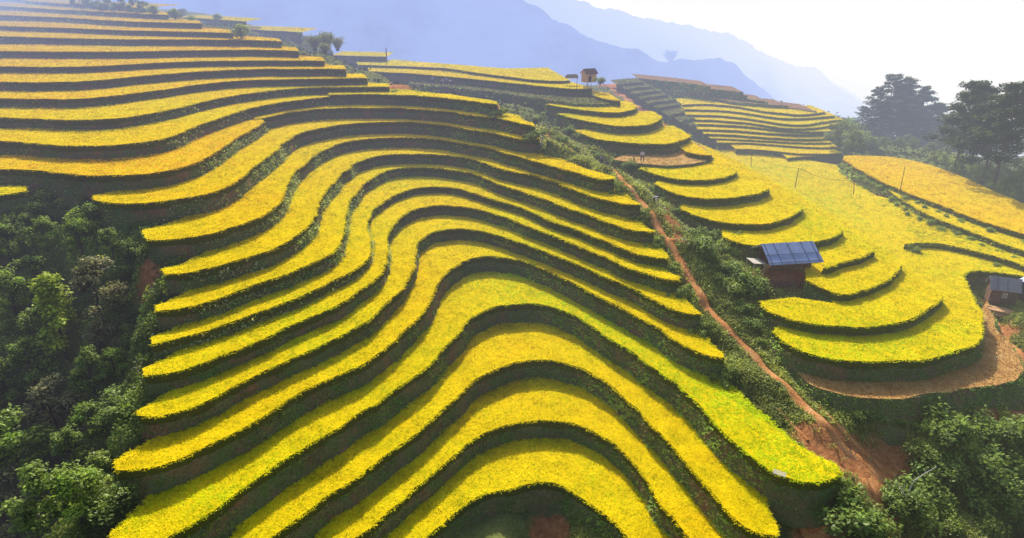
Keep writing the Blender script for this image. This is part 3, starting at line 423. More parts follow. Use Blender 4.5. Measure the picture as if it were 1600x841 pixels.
# ------------------------------------------------------------------ build the terraces
def zipper(A, B):
    """monotone matching of two plan curves (dynamic programming) -> triangles between them"""
    n, m = len(A), len(B); D = np.linalg.norm(A[:, None]-B[None], axis=2); C = np.full((n, m), 1e18); C[0, 0] = D[0, 0]
    C[0] = np.cumsum(D[0]); C[:, 0] = np.cumsum(D[:, 0])
    for i in range(1, n):
        up = C[i-1]+D[i]; row = C[i]
        for j in range(1, m):
            a = up[j]; b = row[j-1]+D[i, j]; row[j] = a if a < b else b
    i, j = n-1, m-1; T = []
    while i or j:
        if i and (not j or C[i-1, j] <= C[i, j-1]): T.append((i-1, i, n+j)); i -= 1
        else: T.append((i, n+j, n+j-1)); j -= 1
    return np.array(T[::-1])
YEL = np.array([(.64, .80, .014), (.88, .81, .010), (.96, .73, .010), (.98, .60, .03)])   # lime, lemon, gold, orange
def rice_col(w):
    w = np.clip(w, 0, 1)*3; i = np.minimum(w.astype(int), 2); t = (w-i)[:, None]; return YEL[i]*(1-t)+YEL[i+1]*t
def normals2(L, right=True):
    t = np.gradient(L, axis=0); n = np.stack([t[:, 1], -t[:, 0]], 1); n /= np.linalg.norm(n, axis=1)[:, None]+1e-9
    k = 5; w = np.ones(2*k+1)/(2*k+1)
    E = np.vstack([np.repeat(n[:1], k, 0), n, np.repeat(n[-1:], k, 0)]); n = np.stack([np.convolve(E[:, i], w, 'valid') for i in (0, 1)], 1)
    return n/(np.linalg.norm(n, axis=1)[:, None]+1e-9)
def join(parts):
    V = []; F = []; C = []; n = 0
    for v, f, c in parts:
        if len(v) == 0: continue
        f = np.asarray(f)
        if f.shape[1] == 4: f = np.vstack([f[:, [0, 1, 2]], f[:, [0, 2, 3]]])
        V.append(v); F.append(f+n); C.append(c); n += len(v)
    return np.vstack(V), np.vstack(F), np.vstack(C)
def grid_faces(r, c):
    i = np.arange(r-1)[:, None]*c+np.arange(c-1)[None]; i = i.ravel()[:, None]; return i+np.array([[0, 1, c+1, c]])
def sample_tris(V2, F, dens):
    a, b, c = V2[F[:, 0]], V2[F[:, 1]], V2[F[:, 2]]
    ar = np.abs((b[:, 0]-a[:, 0])*(c[:, 1]-a[:, 1])-(b[:, 1]-a[:, 1])*(c[:, 0]-a[:, 0]))/2
    ctr = (a+b+c)/3; ex = ar*dens(ctr); n = rng.poisson(ex); k = np.repeat(np.arange(len(F)), n)
    u = rng.random((len(k), 2)); s = np.sqrt(u[:, :1]); return a[k]*(1-s)+b[k]*s*(1-u[:, 1:])+c[k]*s*u[:, 1:]
def spacing(R): return np.clip(.0025*R, .12, .6)
def seen(P, m=170):
    q = project(P); return (q[:, 0] > -m) & (q[:, 0] < 1600+m) & (q[:, 1] > -90) & (q[:, 1] < 841+m) & (P@FW > 5)
KINDN = {'rice': ('rice_terrace', 'rice terrace', 'rice_crop'), 'grass': ('fallow_terrace', 'fallow terrace', 'grass_cover'), 'fallow': ('harvested_terrace', 'harvested terrace', 'bare_soil'),
         'stubble': ('harvested_terrace', 'harvested terrace', 'stubble'), 'straw': ('harvested_terrace', 'harvested terrace', 'stubble')}
NT = 0
for f in FIELDS:
    z, L, kd, wm = f['z'], f['L'], f['kind'], f['warm']
    nm, cat, cropn = KINDN[kd]
    root = empty(nm, (L[len(L)//2, 0], L[len(L)//2, 1], z-1), f['label'], cat, 'terraces of the hillside'); loc = np.array(root.location)
    nrm = normals2(L)
    # --- top sheet
    if f['mode'] == 'zip':
        U, E = f['U'], f['E']; n1, n2 = len(L), len(U); V2 = np.vstack([L, U, E]); T = zipper(L, U)
        q = np.arange(n2-1)[:, None]+n1; T2 = np.vstack([q+np.array([[0, 1, 1+n2]]), q+np.array([[0, 1+n2, n2]])])
        F = np.vstack([T, T2]) if not f.get('off') else T
        zz = np.r_[np.zeros(n1+n2), np.full(n2, -.25)]
    else:
        V2 = f['poly']; F = np.array([list(t) for t in tessellate_polygon([[Vector((x, y, 0)) for x, y in V2]])]); zz = np.zeros(len(V2))
    if f['n'] == 'T3':
        x0_ = V2[:, 0].min(); dz_of = lambda q: -(1-np.clip((q[:, 0]-x0_)/9, 0, 1)**2*(3-2*np.clip((q[:, 0]-x0_)/9, 0, 1)))*.68
        zz = zz+dz_of(V2)
    else: dz_of = lambda q: np.zeros(len(q))
    sheet = np.c_[V2, z+zz-(.06 if kd == 'rice' else 0)]
    # orient up
    a, b, c = V2[F[:, 0]], V2[F[:, 1]], V2[F[:, 2]]; cr = (b[:, 0]-a[:, 0])*(c[:, 1]-a[:, 1])-(b[:, 1]-a[:, 1])*(c[:, 0]-a[:, 0])
    F = np.where((cr < 0)[:, None], F[:, ::-1], F); F = F[np.abs(cr) > 1e-7]
    # --- tufts
    def dens(c): R = np.sqrt((c**2).sum(1)+z*z); return 1/spacing(R)**2
    P2 = sample_tris(V2, F, dens); keep = seen(np.c_[P2, np.full(len(P2), z)]); P2 = P2[keep]
    hid = np.zeros(len(P2), bool)
    for g in FIELDS:
        if g['z'] > z+.2 and g is not f: hid |= inside(P2, g['poly'])
    P2 = P2[~hid]
    # extra row of plants along the lip
    R = np.sqrt((L**2).sum(1)+z*z); LF = L if f['mode'] == 'zip' or f['n'] in ('B1', 'R13', 'T1') else L[:-24]; LL = resample(LF, float(np.clip(R.min()*.0022, .09, .42))); ns = normals2(LL)
    w_of = lambda p: wm-.03+(.12 if wm > .61 else 0)+(vnoise(p[:, 0], p[:, 1], 9, 5)-.5)*.34+(vnoise(p[:, 0], p[:, 1], 2.2, 6)-.5)*.22+rng.normal(0, .06, len(p))+(.25*(np.clip((4-p[:, 0])/14, 0, 1)) if f['n'] == 'M4' else 0)
    if kd == 'rice':
        parts = [(sheet, F, np.tile([.9, .67, .008], (len(sheet), 1)))]
        # flank of the crop below the lip, its shade painted in as dark green
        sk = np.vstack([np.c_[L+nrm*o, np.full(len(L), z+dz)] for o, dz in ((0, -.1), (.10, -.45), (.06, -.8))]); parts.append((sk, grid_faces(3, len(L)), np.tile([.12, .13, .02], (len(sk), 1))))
        P = np.c_[P2, np.full(len(P2), z-.08)+dz_of(P2)]; d = np.linalg.norm(P, axis=1); s = spacing(d); col = rice_col(w_of(P2)); col *= (1+(vnoise(P2[:, 0], P2[:, 1], 1.1, 9)-.5)*.36)[:, None]
        gr = rng.random(len(P)) < .11; col[gr] = col[gr]*[.55, .62, .5]
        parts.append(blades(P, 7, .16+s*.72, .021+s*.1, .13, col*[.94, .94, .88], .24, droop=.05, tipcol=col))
        P = np.c_[LL-ns*rng.uniform(-.06, .25, (len(LL), 1)), np.full(len(LL), z-.2)]; d = np.linalg.norm(P, axis=1); s = spacing(d); k = seen(P); P, s, nn, ll = P[k], s[k], ns[k], LL[k]
        if len(P):
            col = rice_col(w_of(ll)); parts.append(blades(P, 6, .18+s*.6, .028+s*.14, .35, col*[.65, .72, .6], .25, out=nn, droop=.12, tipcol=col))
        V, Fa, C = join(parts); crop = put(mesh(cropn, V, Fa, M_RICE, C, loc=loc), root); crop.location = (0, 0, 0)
    else:
        mat = {'grass': M_GRASSF, 'fallow': M_FALLOW, 'stubble': M_STUB, 'straw': M_STUB}[kd]
        crop = put(mesh(cropn, sheet, F, mat, None, loc=loc), root); crop.location = (0, 0, 0)
        thin = {'grass': .5, 'fallow': .15, 'stubble': .9, 'straw': .6}[kd]; P2 = P2[rng.random(len(P2)) < thin]
        if len(P2):
            P = np.c_[P2, np.full(len(P2), z-.03)]; d = np.linalg.norm(P, axis=1); s = spacing(d)
            col = np.tile({'grass': [.13, .15, .05], 'fallow': [.3, .22, .1], 'stubble': [.56, .33, .12], 'straw': [.48, .40, .12]}[kd], (len(P), 1))
            if kd == 'straw': g = rng.random(len(P)) < .35; col[g] = [.16, .2, .04]
            V, Fa, C = blades(P, 4, .12+s*.5, .03+s*.09, .3 if kd != 'grass' else .6, col, .4); st = put(mesh('stubble_straw' if kd != 'grass' else 'grass_tufts', V, Fa, M_BANKG, C, loc=loc), root, kind='stuff'); st.location = (0, 0, 0)
    # --- bank: from under the crop down and outwards into the slope
    Lb = L; zc = z-(.45 if kd == 'rice' else .0)
    rows = [(-.04, 0), (.06, -.4), (.22, -.9), (.42, -1.5), (.66, -2.1), (1.0, -2.9)]
    if f['n'] == 'B1': rows = [(-.04, 0), (.15, -.4), (.45, -.9), (.9, -1.5), (1.3, -2.1), (1.9, -3.2)]
    BV = []
    for k, (o, dz) in enumerate(rows):
        wob = (vnoise(Lb[:, 0]+k*3.7, Lb[:, 1]-k*2.1, 1.3, 11)-.5)*(.42 if k else .12)
        p = Lb+nrm*(o+wob)[:, None]; BV.append(np.c_[p, np.full(len(p), zc+dz)+(0 if k == 0 else 1)*(vnoise(p[:, 0], p[:, 1], 1.7, 12)-.5)*.15])
    # close both ends
    BV = np.vstack(BV); BF = grid_faces(len(rows), len(Lb)); parts = [(BV, BF, np.tile([.5, .5, .5], (len(BV), 1)))]
    bank = put(mesh('earth_bank', BV, BF, M_EARTH, None, True, loc=loc), root); bank.location = (0, 0, 0)
    # grass and weeds on the bank face
    st = float(np.clip(R.min()*.0028, .13, .5)); LB = resample(L, st); nb = normals2(LB); dist = np.sqrt((LB**2).sum(1)+z*z)
    reps = 6; PB = []; NB = []
    for q in range(reps):
        t = rng.uniform(0, 2.0, len(LB)); o = np.interp(t, [0, .4, .9, 1.5, 2.1], [r[0] for r in rows[:5]])
        pp = np.c_[LB+nb*(o+.02)[:, None], zc-t]; PB.append(pp); NB.append(nb)
    PB = np.vstack(PB); NB = np.vstack(NB); k = seen(PB) & (rng.random(len(PB)) < .9); PB, NB = PB[k], NB[k]
    if len(PB):
        s = spacing(np.linalg.norm(PB, axis=1)); g = vnoise(PB[:, 0], PB[:, 1], 3.5, 21)+rng.normal(0, .15, len(PB))
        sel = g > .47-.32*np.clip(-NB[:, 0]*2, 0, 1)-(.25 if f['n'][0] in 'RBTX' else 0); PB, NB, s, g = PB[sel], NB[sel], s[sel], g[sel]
        col = np.where((g > .62)[:, None], [.42, .60, .11], [.24, .38, .07])*np.ones((len(PB), 1)); dry = rng.random(len(PB)) < .12; col[dry] = [.45, .36, .17]; col *= (1+.7*np.clip(-NB[:, :1], 0, 1))  # left-facing banks coloured brighter, light painted into the grass
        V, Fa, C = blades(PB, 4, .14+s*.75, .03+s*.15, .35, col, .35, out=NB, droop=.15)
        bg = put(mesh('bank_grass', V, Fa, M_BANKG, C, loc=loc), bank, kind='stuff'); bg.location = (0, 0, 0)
    # pale leafy weeds on the sunlit, right-facing banks of the mid slope
    if f['n'] in ('M8', 'M9', 'M10', 'M11', 'M12', 'M13', 'M14', 'M15'):
        k = (NB[:, 0] > .25)*np.clip((NB[:, 0]-.15)*2.2, 0, 1) > rng.random(len(NB)); Q = PB[k]; Q = np.repeat(Q, 3, 0)+rng.normal(0, .16, (3*len(Q), 3))+np.repeat(NB[k], 3, 0).dot(np.eye(2, 3))*.12
        if len(Q): V, Fa, C = leaves(Q, np.full(len(Q), .24), None, np.where(rng.random((len(Q), 1)) < .5, [.52, .56, .36], [.32, .42, .15])*np.ones((len(Q), 1)), .55); bw = put(mesh('bank_weeds', V, Fa, M_LEAF, C, loc=loc), bank, kind='stuff'); bw.location = (0, 0, 0)
    NT += len(P2)
print('tufts', NT)
# ------------------------------------------------------------------ hillside sheet with bare red soil spots
soil = np.zeros(len(gp))
for x, y, r in [(1310, 695, 1.8), (1350, 725, 2.2), (1280, 700, 1.6), (1320, 735, 2.0), (1300, 720, 1.6), (1365, 748, 2.4), (1340, 740, 2.0), (1345, 790, 2.0), (1290, 822, 2.0), (1405, 735, 2.0), (1400, 720, 2.2), (1385, 735, 2.8), (1335, 712, 2.4), (1290, 688, 1.9), (1250, 678, 1.2), (1400, 750, 2.2), (1330, 770, 2.2), (1380, 775, 2.2), (1300, 815, 1.8), (1270, 835, 1.6), (1200, 430, 2.2), (1230, 428, 2.4), (1256, 430, 1.8), (1180, 428, 1.4), (1215, 445, 1.5),
                (1560, 520, 2.2), (1580, 560, 2.0), (1600, 650, 1.8), (1540, 650, 1.6), (1050, 345, 1.8), (1040, 330, 1.4), (1062, 372, 1.5), (232, 430, 1.5), (300, 640, 1.3), (860, 838, 2.0), (825, 195, 2.5), (985, 150, 4.5), (1010, 175, 3.5), (955, 132, 4), (1035, 195, 3), (620, 135, 3), (1500, 470, 1.4)]:
    p = on_ground([(x, y)])[0]; soil = np.maximum(soil, np.exp(-((gp[:, 0]-p[0])**2+(gp[:, 1]-p[1])**2)/(r*r)))
ny, nx = TZ.shape
GF = grid_faces(ny, nx); GF = GF[(tz[GF] > -62).all(1)]
hill = put(mesh('hillside_terrain', np.c_[gp, TZ.ravel()], GF, M_TERR, np.repeat(soil[:, None], 3, 1), True), kind='structure')
# ------------------------------------------------------------------ dirt paths laid on the hillside
PATHS = []
def path(name, px, w, label=None, wob=.35):
    P = on_ground(px); C = smooth_line(P[:, :2], .5, 1.2); n = normals2(C); c = 5; V = []
    for k in range(c):
        o = (k/(c-1)-.5)*w; wv = 1+(vnoise(C[:, 0], C[:, 1]+k*9, 1.6, 31)-.5)*wob*2
        p = C+n*(o*wv)[:, None]; V.append(np.c_[p, hz(p[:, 0], p[:, 1])+.10-(.16 if k in (0, c-1) else 0)])
    V = np.vstack(V); F = grid_faces(c, len(C))[:, ::-1]; PATHS.append((C, w))
    return put(mesh(name, V, F, M_PATH, None, True), kind='structure')
path('footpath', [(848, 208), (870, 226), (905, 246), (945, 262), (966, 276), (986, 296), (1003, 315), (1015, 333), (1030, 358), (1045, 378), (1058, 400), (1076, 432), (1095, 463), (1110, 487), (1130, 510), (1155, 535), (1185, 562), (1215, 592), (1245, 622), (1272, 650), (1300, 680), (1330, 710), (1362, 735), (1392, 757)], 1.05, None, .7)
path('footpath', [(1248, 606), (1270, 628), (1300, 660), (1335, 695), (1370, 722), (1400, 745)], .55)
path('footpath', [(1046, 376), (1070, 379), (1100, 393), (1130, 411), (1165, 426), (1192, 432)], .9)
path('footpath', [(1215, 640), (1240, 668), (1262, 690)], .35)
path('footpath', [(825, 200), (800, 185), (778, 166), (745, 155), (700, 148), (650, 138), (606, 132)], .7)
path('dirt_track', [(945, 128), (957, 138), (972, 148), (985, 160), (1000, 170)], 2.2)
path('dirt_track', [(1252, 838), (1285, 815), (1325, 790), (1360, 772), (1385, 768)], 2.8)
path('footpath', [(1535, 470), (1545, 490), (1565, 525), (1580, 545), (1600, 570)], .9)
# ------------------------------------------------------------------ ground cover where nothing is farmed
ny, nx = TZ.shape
def cover(name, n, region, size, colf, hmax, leafy_=True, box=(-75, 75, 26, 135)):
    P = np.c_[rng.uniform(box[0], box[1], n), rng.uniform(box[2], box[3], n)]
    P = P[region(P)]; z = hz(P[:, 0], P[:, 1]); Q = np.c_[P, z]; k = seen(Q, 120); P, z = P[k], z[k]
    bad = np.zeros(len(P), bool)
    for g in FIELDS: bad |= inside(P, g['poly'])
    for C, w in PATHS:
        for s in range(0, len(P), 20000):
            d = np.sqrt(((P[s:s+20000, None]-C[None, ::2])**2).sum(2)).min(1); bad[s:s+20000] |= d < w*.6
    P, z = P[~bad], z[~bad]
    so = soil.reshape(TZ.shape)[np.clip((P[:, 1]-Y0).round().astype(int), 0, ny-1), np.clip((P[:, 0]-X0).round().astype(int), 0, nx-1)]
    k = so < rng.uniform(.25, .75, len(P)); P, z = P[k], z[k]
    d = np.sqrt((P**2).sum(1)+z*z); k = rng.random(len(P)) < np.clip(70/d, .2, 1); P, z, d = P[k], z[k], d[k]
    g = vnoise(P[:, 0], P[:, 1], 2.2, 41)*.6+vnoise(P[:, 0], P[:, 1], .9, 42)*.4
    sz = size*np.clip(d/60, .8, 2)
    if leafy_:
        Q = np.c_[P, z+rng.random(len(P))**1.3*hmax*np.clip(g*1.8-.2, .08, 1.4)]; nr = np.tile([0, -.15, 1.], (len(P), 1)); V, F, C = leaves(Q, sz, nr, colf(P, g), .6)
    else:
        V, F, C = blades(np.c_[P, z-.05], 4, sz, sz*.18, .6, colf(P, g), .35)
    print(name, len(P)); return put(mesh(name, V, F, M_LEAF if leafy_ else M_BANKG, C), kind='stuff')
def lft(P):  # gully on the left and the bottom right corner
    return P[:, 0] < np.interp(P[:, 1], [26, 36, 50, 62, 80], [-20, -23, -27, -31, -34])
cover('undergrowth', 210000, lft, .24, lambda P, g: np.array([.11, .16, .045])+np.clip(g-.35, 0, 1)[:, None]*[.75, .95, .15], 1.1, box=(-62, -18, 26, 85))
cover('undergrowth', 170000, lambda P: (P[:, 0] > 8), .20, lambda P, g: np.array([.14, .19, .055])+np.clip(g-.3, 0, 1)[:, None]*[.85, .95, .20], .55, box=(5, 60, 28, 100))
cover('wild_grass', 150000, lambda P: (P[:, 0] > 4), .42, lambda P, g: np.array([.30, .34, .09])+np.clip(g-.35, 0, 1)[:, None]*[.62, .62, .14], 0, False, box=(4, 62, 28, 110))
cover('undergrowth', 60000, lambda P: np.ones(len(P), bool), .3, lambda P, g: np.array([.05, .07, .03])+np.clip(g-.4, 0, 1)[:, None]*[.12, .14, .04], .7, box=(-80, 80, 95, 200))
# ------------------------------------------------------------------ trees and bushes
def dup(root, loc, rz=0., sc=1., label=None, group=None, sz=None):
    r = root.copy(); COL.objects.link(r); r.location = loc; r.rotation_euler = (0, 0, rz); r.scale = (sc, sc, sc if sz is None else sz)
    if label: r['label'] = label
    if group: r['group'] = group
    elif 'group' in r: del r['group']
    for ch in list(root.children):
        c = ch.copy(); COL.objects.link(c); c.parent = r
        for g in ch.children:
            d = g.copy(); COL.objects.link(d); d.parent = c
    return r
class Kind:
    """first use places the prototype itself, later uses copy it"""
    def __init__(s, root): s.root = root; s.used = False
    def put(s, loc, rz, sc, label, group=None, sz=None):
        if not s.used:
            s.used = True; r = s.root; r.location = loc; r.rotation_euler = (0, 0, rz); r.scale = (sc, sc, sc if sz is None else sz); r['label'] = label
            if group: r['group'] = group
            return r
        return dup(s.root, loc, rz, sc, label, group, sz)
def clump(C, R, n, size, base, lit, flat=.75, up=.5):
    """leaves in the outer shell of an ellipsoid, shade painted into the colour inside and below"""
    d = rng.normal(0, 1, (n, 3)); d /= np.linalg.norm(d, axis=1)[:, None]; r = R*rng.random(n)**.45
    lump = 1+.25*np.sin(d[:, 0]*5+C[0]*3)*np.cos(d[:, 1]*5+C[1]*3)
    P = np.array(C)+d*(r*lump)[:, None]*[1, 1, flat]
    t = np.clip(.5+.5*d[:, 2], 0, 1)*(r/R)**1.5; col = np.array(base)*(1-t[:, None])+np.array(lit)*t[:, None]  # leaf colour runs from a shaded tone to a sunlit one at the top
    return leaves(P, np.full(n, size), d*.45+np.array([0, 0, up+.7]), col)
def broadleaf(name, h, spread, nclump, nleaf, size, base, lit, label, cat='tree', tall=False, trunk_mat=M_BARK):
    root = empty(name, (0, 0, 0), label, cat); tb = MB(); tips = []
    tb.tube([(0, 0, -.6), (.05, .03, h*.25), (-.06, .08, h*.5), (.05, 0, h*.8)], [h*.022, h*.018, h*.013, h*.005])
    for k in range(nclump):
        t = rng.uniform(.18 if tall else .3, .95); a = k*2.4+rng.uniform(-.4, .4)
        rr = spread*(1-abs(t-.5)*1.1)*rng.uniform(.45, 1) if not tall else spread*(1.15-t)*rng.uniform(.4, 1)
        z0 = h*t*.75; p = (rr*math.cos(a), rr*math.sin(a), h*t); tips.append(p)
        if k < 12: tb.tube([(0, 0, z0), (p[0]*.5, p[1]*.5, z0+(p[2]-z0)*.6), p], [h*.009, h*.006, h*.002], 5)
    tips.append((0, 0, h*.95)); parts = []
    for p in tips:
        v = rng.uniform(.75, 1.25); parts.append(clump(p, spread*rng.uniform(.28, .46), int(nleaf/len(tips)), size, np.array(base)*v, np.array(lit)*v))
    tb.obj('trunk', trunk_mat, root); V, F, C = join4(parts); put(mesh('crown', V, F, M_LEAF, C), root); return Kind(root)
def join4(parts):
    V = []; F = []; C = []; n = 0
    for v, f, c in parts: V.append(v); F.append(f+n); C.append(c); n += len(v)
    return np.vstack(V), np.vstack(F), np.vstack(C)
def bush(name, r, n, size, base, lit, label):
    root = empty(name, (0, 0, 0), label, 'bush'); tb = MB()
    for k in range(6):
        a = k*1.05; tb.tube([(0, 0, -.3), (r*.3*math.cos(a), r*.3*math.sin(a), r*.4), (r*.6*math.cos(a), r*.6*math.sin(a), r*.8)], [.03, .02, .008], 4)
    parts = []
    for k in range(9):
        a = rng.uniform(0, 6.28); q = rng.uniform(0, .75)*r; v = rng.uniform(.7, 1.3)
        parts.append(clump((q*math.cos(a), q*math.sin(a), r*rng.uniform(.25, .8)), r*rng.uniform(.35, .6), n//9, size, np.array(base)*v, np.array(lit)*v, .85))
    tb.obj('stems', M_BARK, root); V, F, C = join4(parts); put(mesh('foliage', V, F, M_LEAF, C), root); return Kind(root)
def pine(h, seed, label, lean=0., lo=.3):
    root = empty('pine_tree', (0, 0, 0), label, 'pine tree'); tb = MB()
    def ax(t): return np.array([lean*h*t*t+.18*math.sin(t*5+seed), .15*math.cos(t*4+seed), h*t])
    tb.tube([ax(t)-[0, 0, .8 if t == 0 else 0] for t in np.linspace(0, 1, 9)], [h*.016*(1-t*.85) for t in np.linspace(0, 1, 9)], 7); parts = []
    nb = 34
    for k in range(nb):
        t = lo+(.98-lo)*(k/(nb-1))**.9; a = k*2.4+seed; ln = h*(.25*(1-((t-lo)/(1-lo))**1.8)+.06)*rng.uniform(.55, 1.2)
        b = ax(t); e = b+np.array([ln*math.cos(a), ln*math.sin(a), ln*rng.uniform(.05, .4)]); m = (b+e)/2+[0, 0, -.05*ln]
        tb.tube([b, m, e], [h*.004, h*.003, h*.0012], 4)
        for q in ((.55, .7), (.8, .85), (1., .8)):
            c = b+(e-b)*q[0]+rng.normal(0, .18, 3); v = rng.uniform(.7, 1.3)
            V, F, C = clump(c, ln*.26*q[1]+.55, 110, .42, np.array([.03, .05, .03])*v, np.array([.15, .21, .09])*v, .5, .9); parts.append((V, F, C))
    tb.obj('trunk', M_BARK, root); V, F, C = join4(parts); put(mesh('crown', V, F, M_NEEDLE, C), root); return Kind(root)
def ground_at(px): p = on_ground([px])[0]; return (p[0], p[1], float(hz(p[0], p[1])))
def top_height(x_px, y_top, Yd):
    r = rays([(x_px, y_top)])[0]; p = r*(Yd/r[1]); g = float(hz(p[0], p[1])); return (p[0], p[1], g), p[2]-g
rs = random.Random(3)
G1, G2 = (.12, .17, .05), (.20, .25, .06)
K_tall = broadleaf('leafy_tree', 8, 2.3, 22, 4600, .36, (.16, .21, .05), (.74, .90, .08), '', tall=True)
K_round = broadleaf('leafy_tree', 6, 2.5, 17, 3800, .32, G1, (.46, .66, .08), '')
K_grey = broadleaf('leafy_tree', 6, 2.0, 14, 3000, .26, (.09, .09, .06), (.58, .58, .26), '')
K_dark = broadleaf('leafy_tree', 6, 2.2, 15, 3000, .32, (.10, .14, .045), (.42, .58, .11), '')
B_a = bush('bush', 1.3, 1300, .2, (.12, .17, .05), (.46, .58, .11), '')
B_b = bush('bush', 1.1, 1000, .22, (.13, .18, .055), (.56, .68, .13), '')
B_c = bush('bush', 1.5, 1500, .24, (.10, .14, .045), (.34, .48, .10), '')
KT = {'t': (K_tall, 8), 'r': (K_round, 6), 'g': (K_grey, 6), 'd': (K_dark, 6)}
GT = 'trees crowded in the gully at the left edge'
for x, y, h, k, lab in [(105, 560, 8.2, 't', 'tall yellow green tree, brightest of the gully at the left edge'), (163, 510, 6.6, 'g', 'greyish leafy tree right beside the tall yellow green one in the left gully'), (30, 505, 5.2, 'r', None), (62, 470, 4.6, 'd', None), (18, 412, 4, 'r', None), (75, 398, 3.6, 'r', None), (130, 404, 3.8, 'r', None), (180, 412, 3.4, 'd', None),
        (98, 705, 6.4, 'g', 'pale sunlit tree with a rounded top low in the left gully'), (42, 765, 7, 'r', None), (125, 750, 4.6, 'd', None), (20, 645, 5, 'd', None), (152, 625, 4.6, 'd', None), (182, 595, 3, 'r', None), (60, 612, 5, 'd', None), (130, 822, 4.4, 'r', None), (85, 835, 5, 'd', None), (20, 842, 6, 'g', 'reddish grey leafy tree in the bottom left corner'),
        (4, 702, 6, 'd', None), (70, 562, 5, 'd', None), (-30, 562, 7, 'd', None), (-30, 452, 6, 'd', None), (-40, 722, 7, 'd', None), (150, 690, 3.4, 'r', None), (40, 560, 4, 'd', None), (165, 560, 3.6, 'g', None)]:
    K, h0 = KT[k]; K.put(ground_at((x, y)), rs.uniform(0, 6.3), h/h0*rs.uniform(.9, 1.1), lab or 'dark leafy tree in the shaded gully at the left edge', None if lab else GT, h/h0)
def bushes(lst, label, group, smin=.7, smax=1.25, kinds=None):
    for x, y in lst: (kinds or [B_a, B_b, B_c])[rs.randrange(3 if not kinds else len(kinds))].put(ground_at((x, y)), rs.uniform(0, 6.3), rs.uniform(smin, smax), label, group)
bushes([(22, 332), (42, 347), (62, 338), (90, 352), (112, 345), (140, 366), (10, 352), (165, 372), (192, 385), (210, 392), (200, 440), (192, 480), (198, 520), (205, 545), (190, 590), (185, 640), (172, 700), (165, 730), (158, 770), (165, 810), (190, 660), (215, 405), (230, 400), (70, 318), (100, 326), (150, 340)], 'low bush on the gully rim at the left, beside the terrace ends', 'bushes on the gully rim', .6, 1.15)
bushes([(868, 207), (848, 182), (822, 166), (838, 192), (880, 226), (899, 236), (924, 243), (914, 227), (935, 250), (985, 267), (974, 256), (1004, 281), (1024, 291), (1040, 306), (1051, 316), (1074, 344), (1090, 352), (1100, 362), (1060, 338), (1086, 374), (1112, 376), (1035, 320), (1020, 300), (850, 200), (800, 158), (890, 212), (905, 222), (960, 262)], 'bush in the green hedge along the right of the upper red path', 'bushes along the upper path', .55, .95)
bushes([(1120, 400), (1130, 424), (1146, 432), (1132, 448), (1162, 452), (1110, 412), (1150, 384), (1166, 392), (1095, 400), (1105, 395), (1145, 460), (1120, 440), (1165, 470), (1150, 405), (1180, 460), (1135, 395), (1100, 425)], 'bush in the thicket left of the blue roofed hut', 'bushes left of the blue roofed hut', .8, 1.5)
bushes([(1190, 506), (1176, 516), (1206, 526), (1162, 492), (1186, 540), (1215, 545), (1200, 505), (1230, 560), (1215, 570)], 'bush between the red path and the left tip of the largest field', 'bushes beside the largest field', .6, 1.1)
bushes([(1450, 682), (1482, 692), (1512, 702), (1542, 692), (1572, 702), (1440, 722), (1472, 742), (1502, 722), (1540, 742), (1582, 742), (1600, 702), (1392, 802), (1412, 832), (1372, 836), (1432, 782), (1462, 802), (1522, 802), (1582, 812), (1500, 770), (1550, 775), (1600, 770), (1480, 830), (1540, 835), (1600, 840), (1440, 830), (1350, 830), (1330, 838), (1440, 760), (1415, 790)], 'bush in the dark thicket at the bottom right corner', 'bushes in the bottom right thicket', .9, 1.6)
bushes([(1290, 632), (1315, 642), (1340, 655), (1370, 662), (1400, 666), (1425, 668), (1455, 660), (1490, 660), (1530, 668), (1270, 622), (1250, 605)], 'low bush on the bank just below the brown stubble plot', 'bushes below the stubble plot', .45, .8)
for n_ in ('M4', 'M5', 'M6', 'M7', 'M8', 'M9', 'M10', 'M11', 'M12', 'M13b', 'M14b', 'M15'):
    f_ = FD[n_]; L_ = f_['L']; d_ = L_[-1]-L_[-4]; d_ = d_/np.linalg.norm(d_); nn_ = np.array([d_[1], -d_[0]])
    for a_, b_, s_ in ((.5, .3, .75), (.2, 1.0, .7), (.9, -.7, .6), (-.8, 1.0, .5), (.9, .7, .55), (.3, 1.7, .6)):
        q = L_[-1]+d_*a_+nn_*b_; [B_a, B_b][rs.randrange(2)].put((q[0], q[1], f_['z']-1.35-.45*max(b_, 0)), rs.uniform(0, 6), s_, 'leafy tuft where a main slope terrace ends beside the red path', 'tufts at the terrace ends')
# pines beyond the orange field
GP = 'pines of the dense grove'
PN = [pine(17, 1, '', 0, .16), pine(16, 2.2, '', .03, .14), pine(15, 4.1, '', -.03, .12)]
for i, (x, yt, Yd) in enumerate([(1352, 166, 146), (1375, 138, 148), (1398, 117, 150), (1422, 121, 148), (1446, 138, 148), (1468, 162, 146), (1490, 186, 142), (1410, 132, 156), (1436, 150, 156), (1385, 156, 144), (1460, 186, 144), (1412, 165, 144), (1438, 180, 143), (1365, 186, 143), (1503, 210, 138)]):
    g, h = top_height(x, yt, Yd); K = PN[i % 3]; s = h/[17, 16, 15][i % 3]
    K.put(g, i*1.7, s*1.12, 'pine in the dense dark grove behind the orange field', GP, s)
P2 = [pine(14, 5.3, '', .06, .3), pine(14, 7.9, '', .05, .32)]
for i, (x, yt, Yd, lab) in enumerate([(1526, 128, 108, 'slender pine with a bare leaning trunk, first to the right of the dense grove'), (1548, 138, 112, 'slender pine second to the right of the dense grove'), (1568, 150, 103, 'shorter pine second from the right edge of the picture'), (1594, 130, 99, 'tall open pine at the right edge of the picture')]):
    g, h = top_height(x, yt, Yd); P2[i % 2].put(g, i*2.1, h/14, lab, None, h/14)
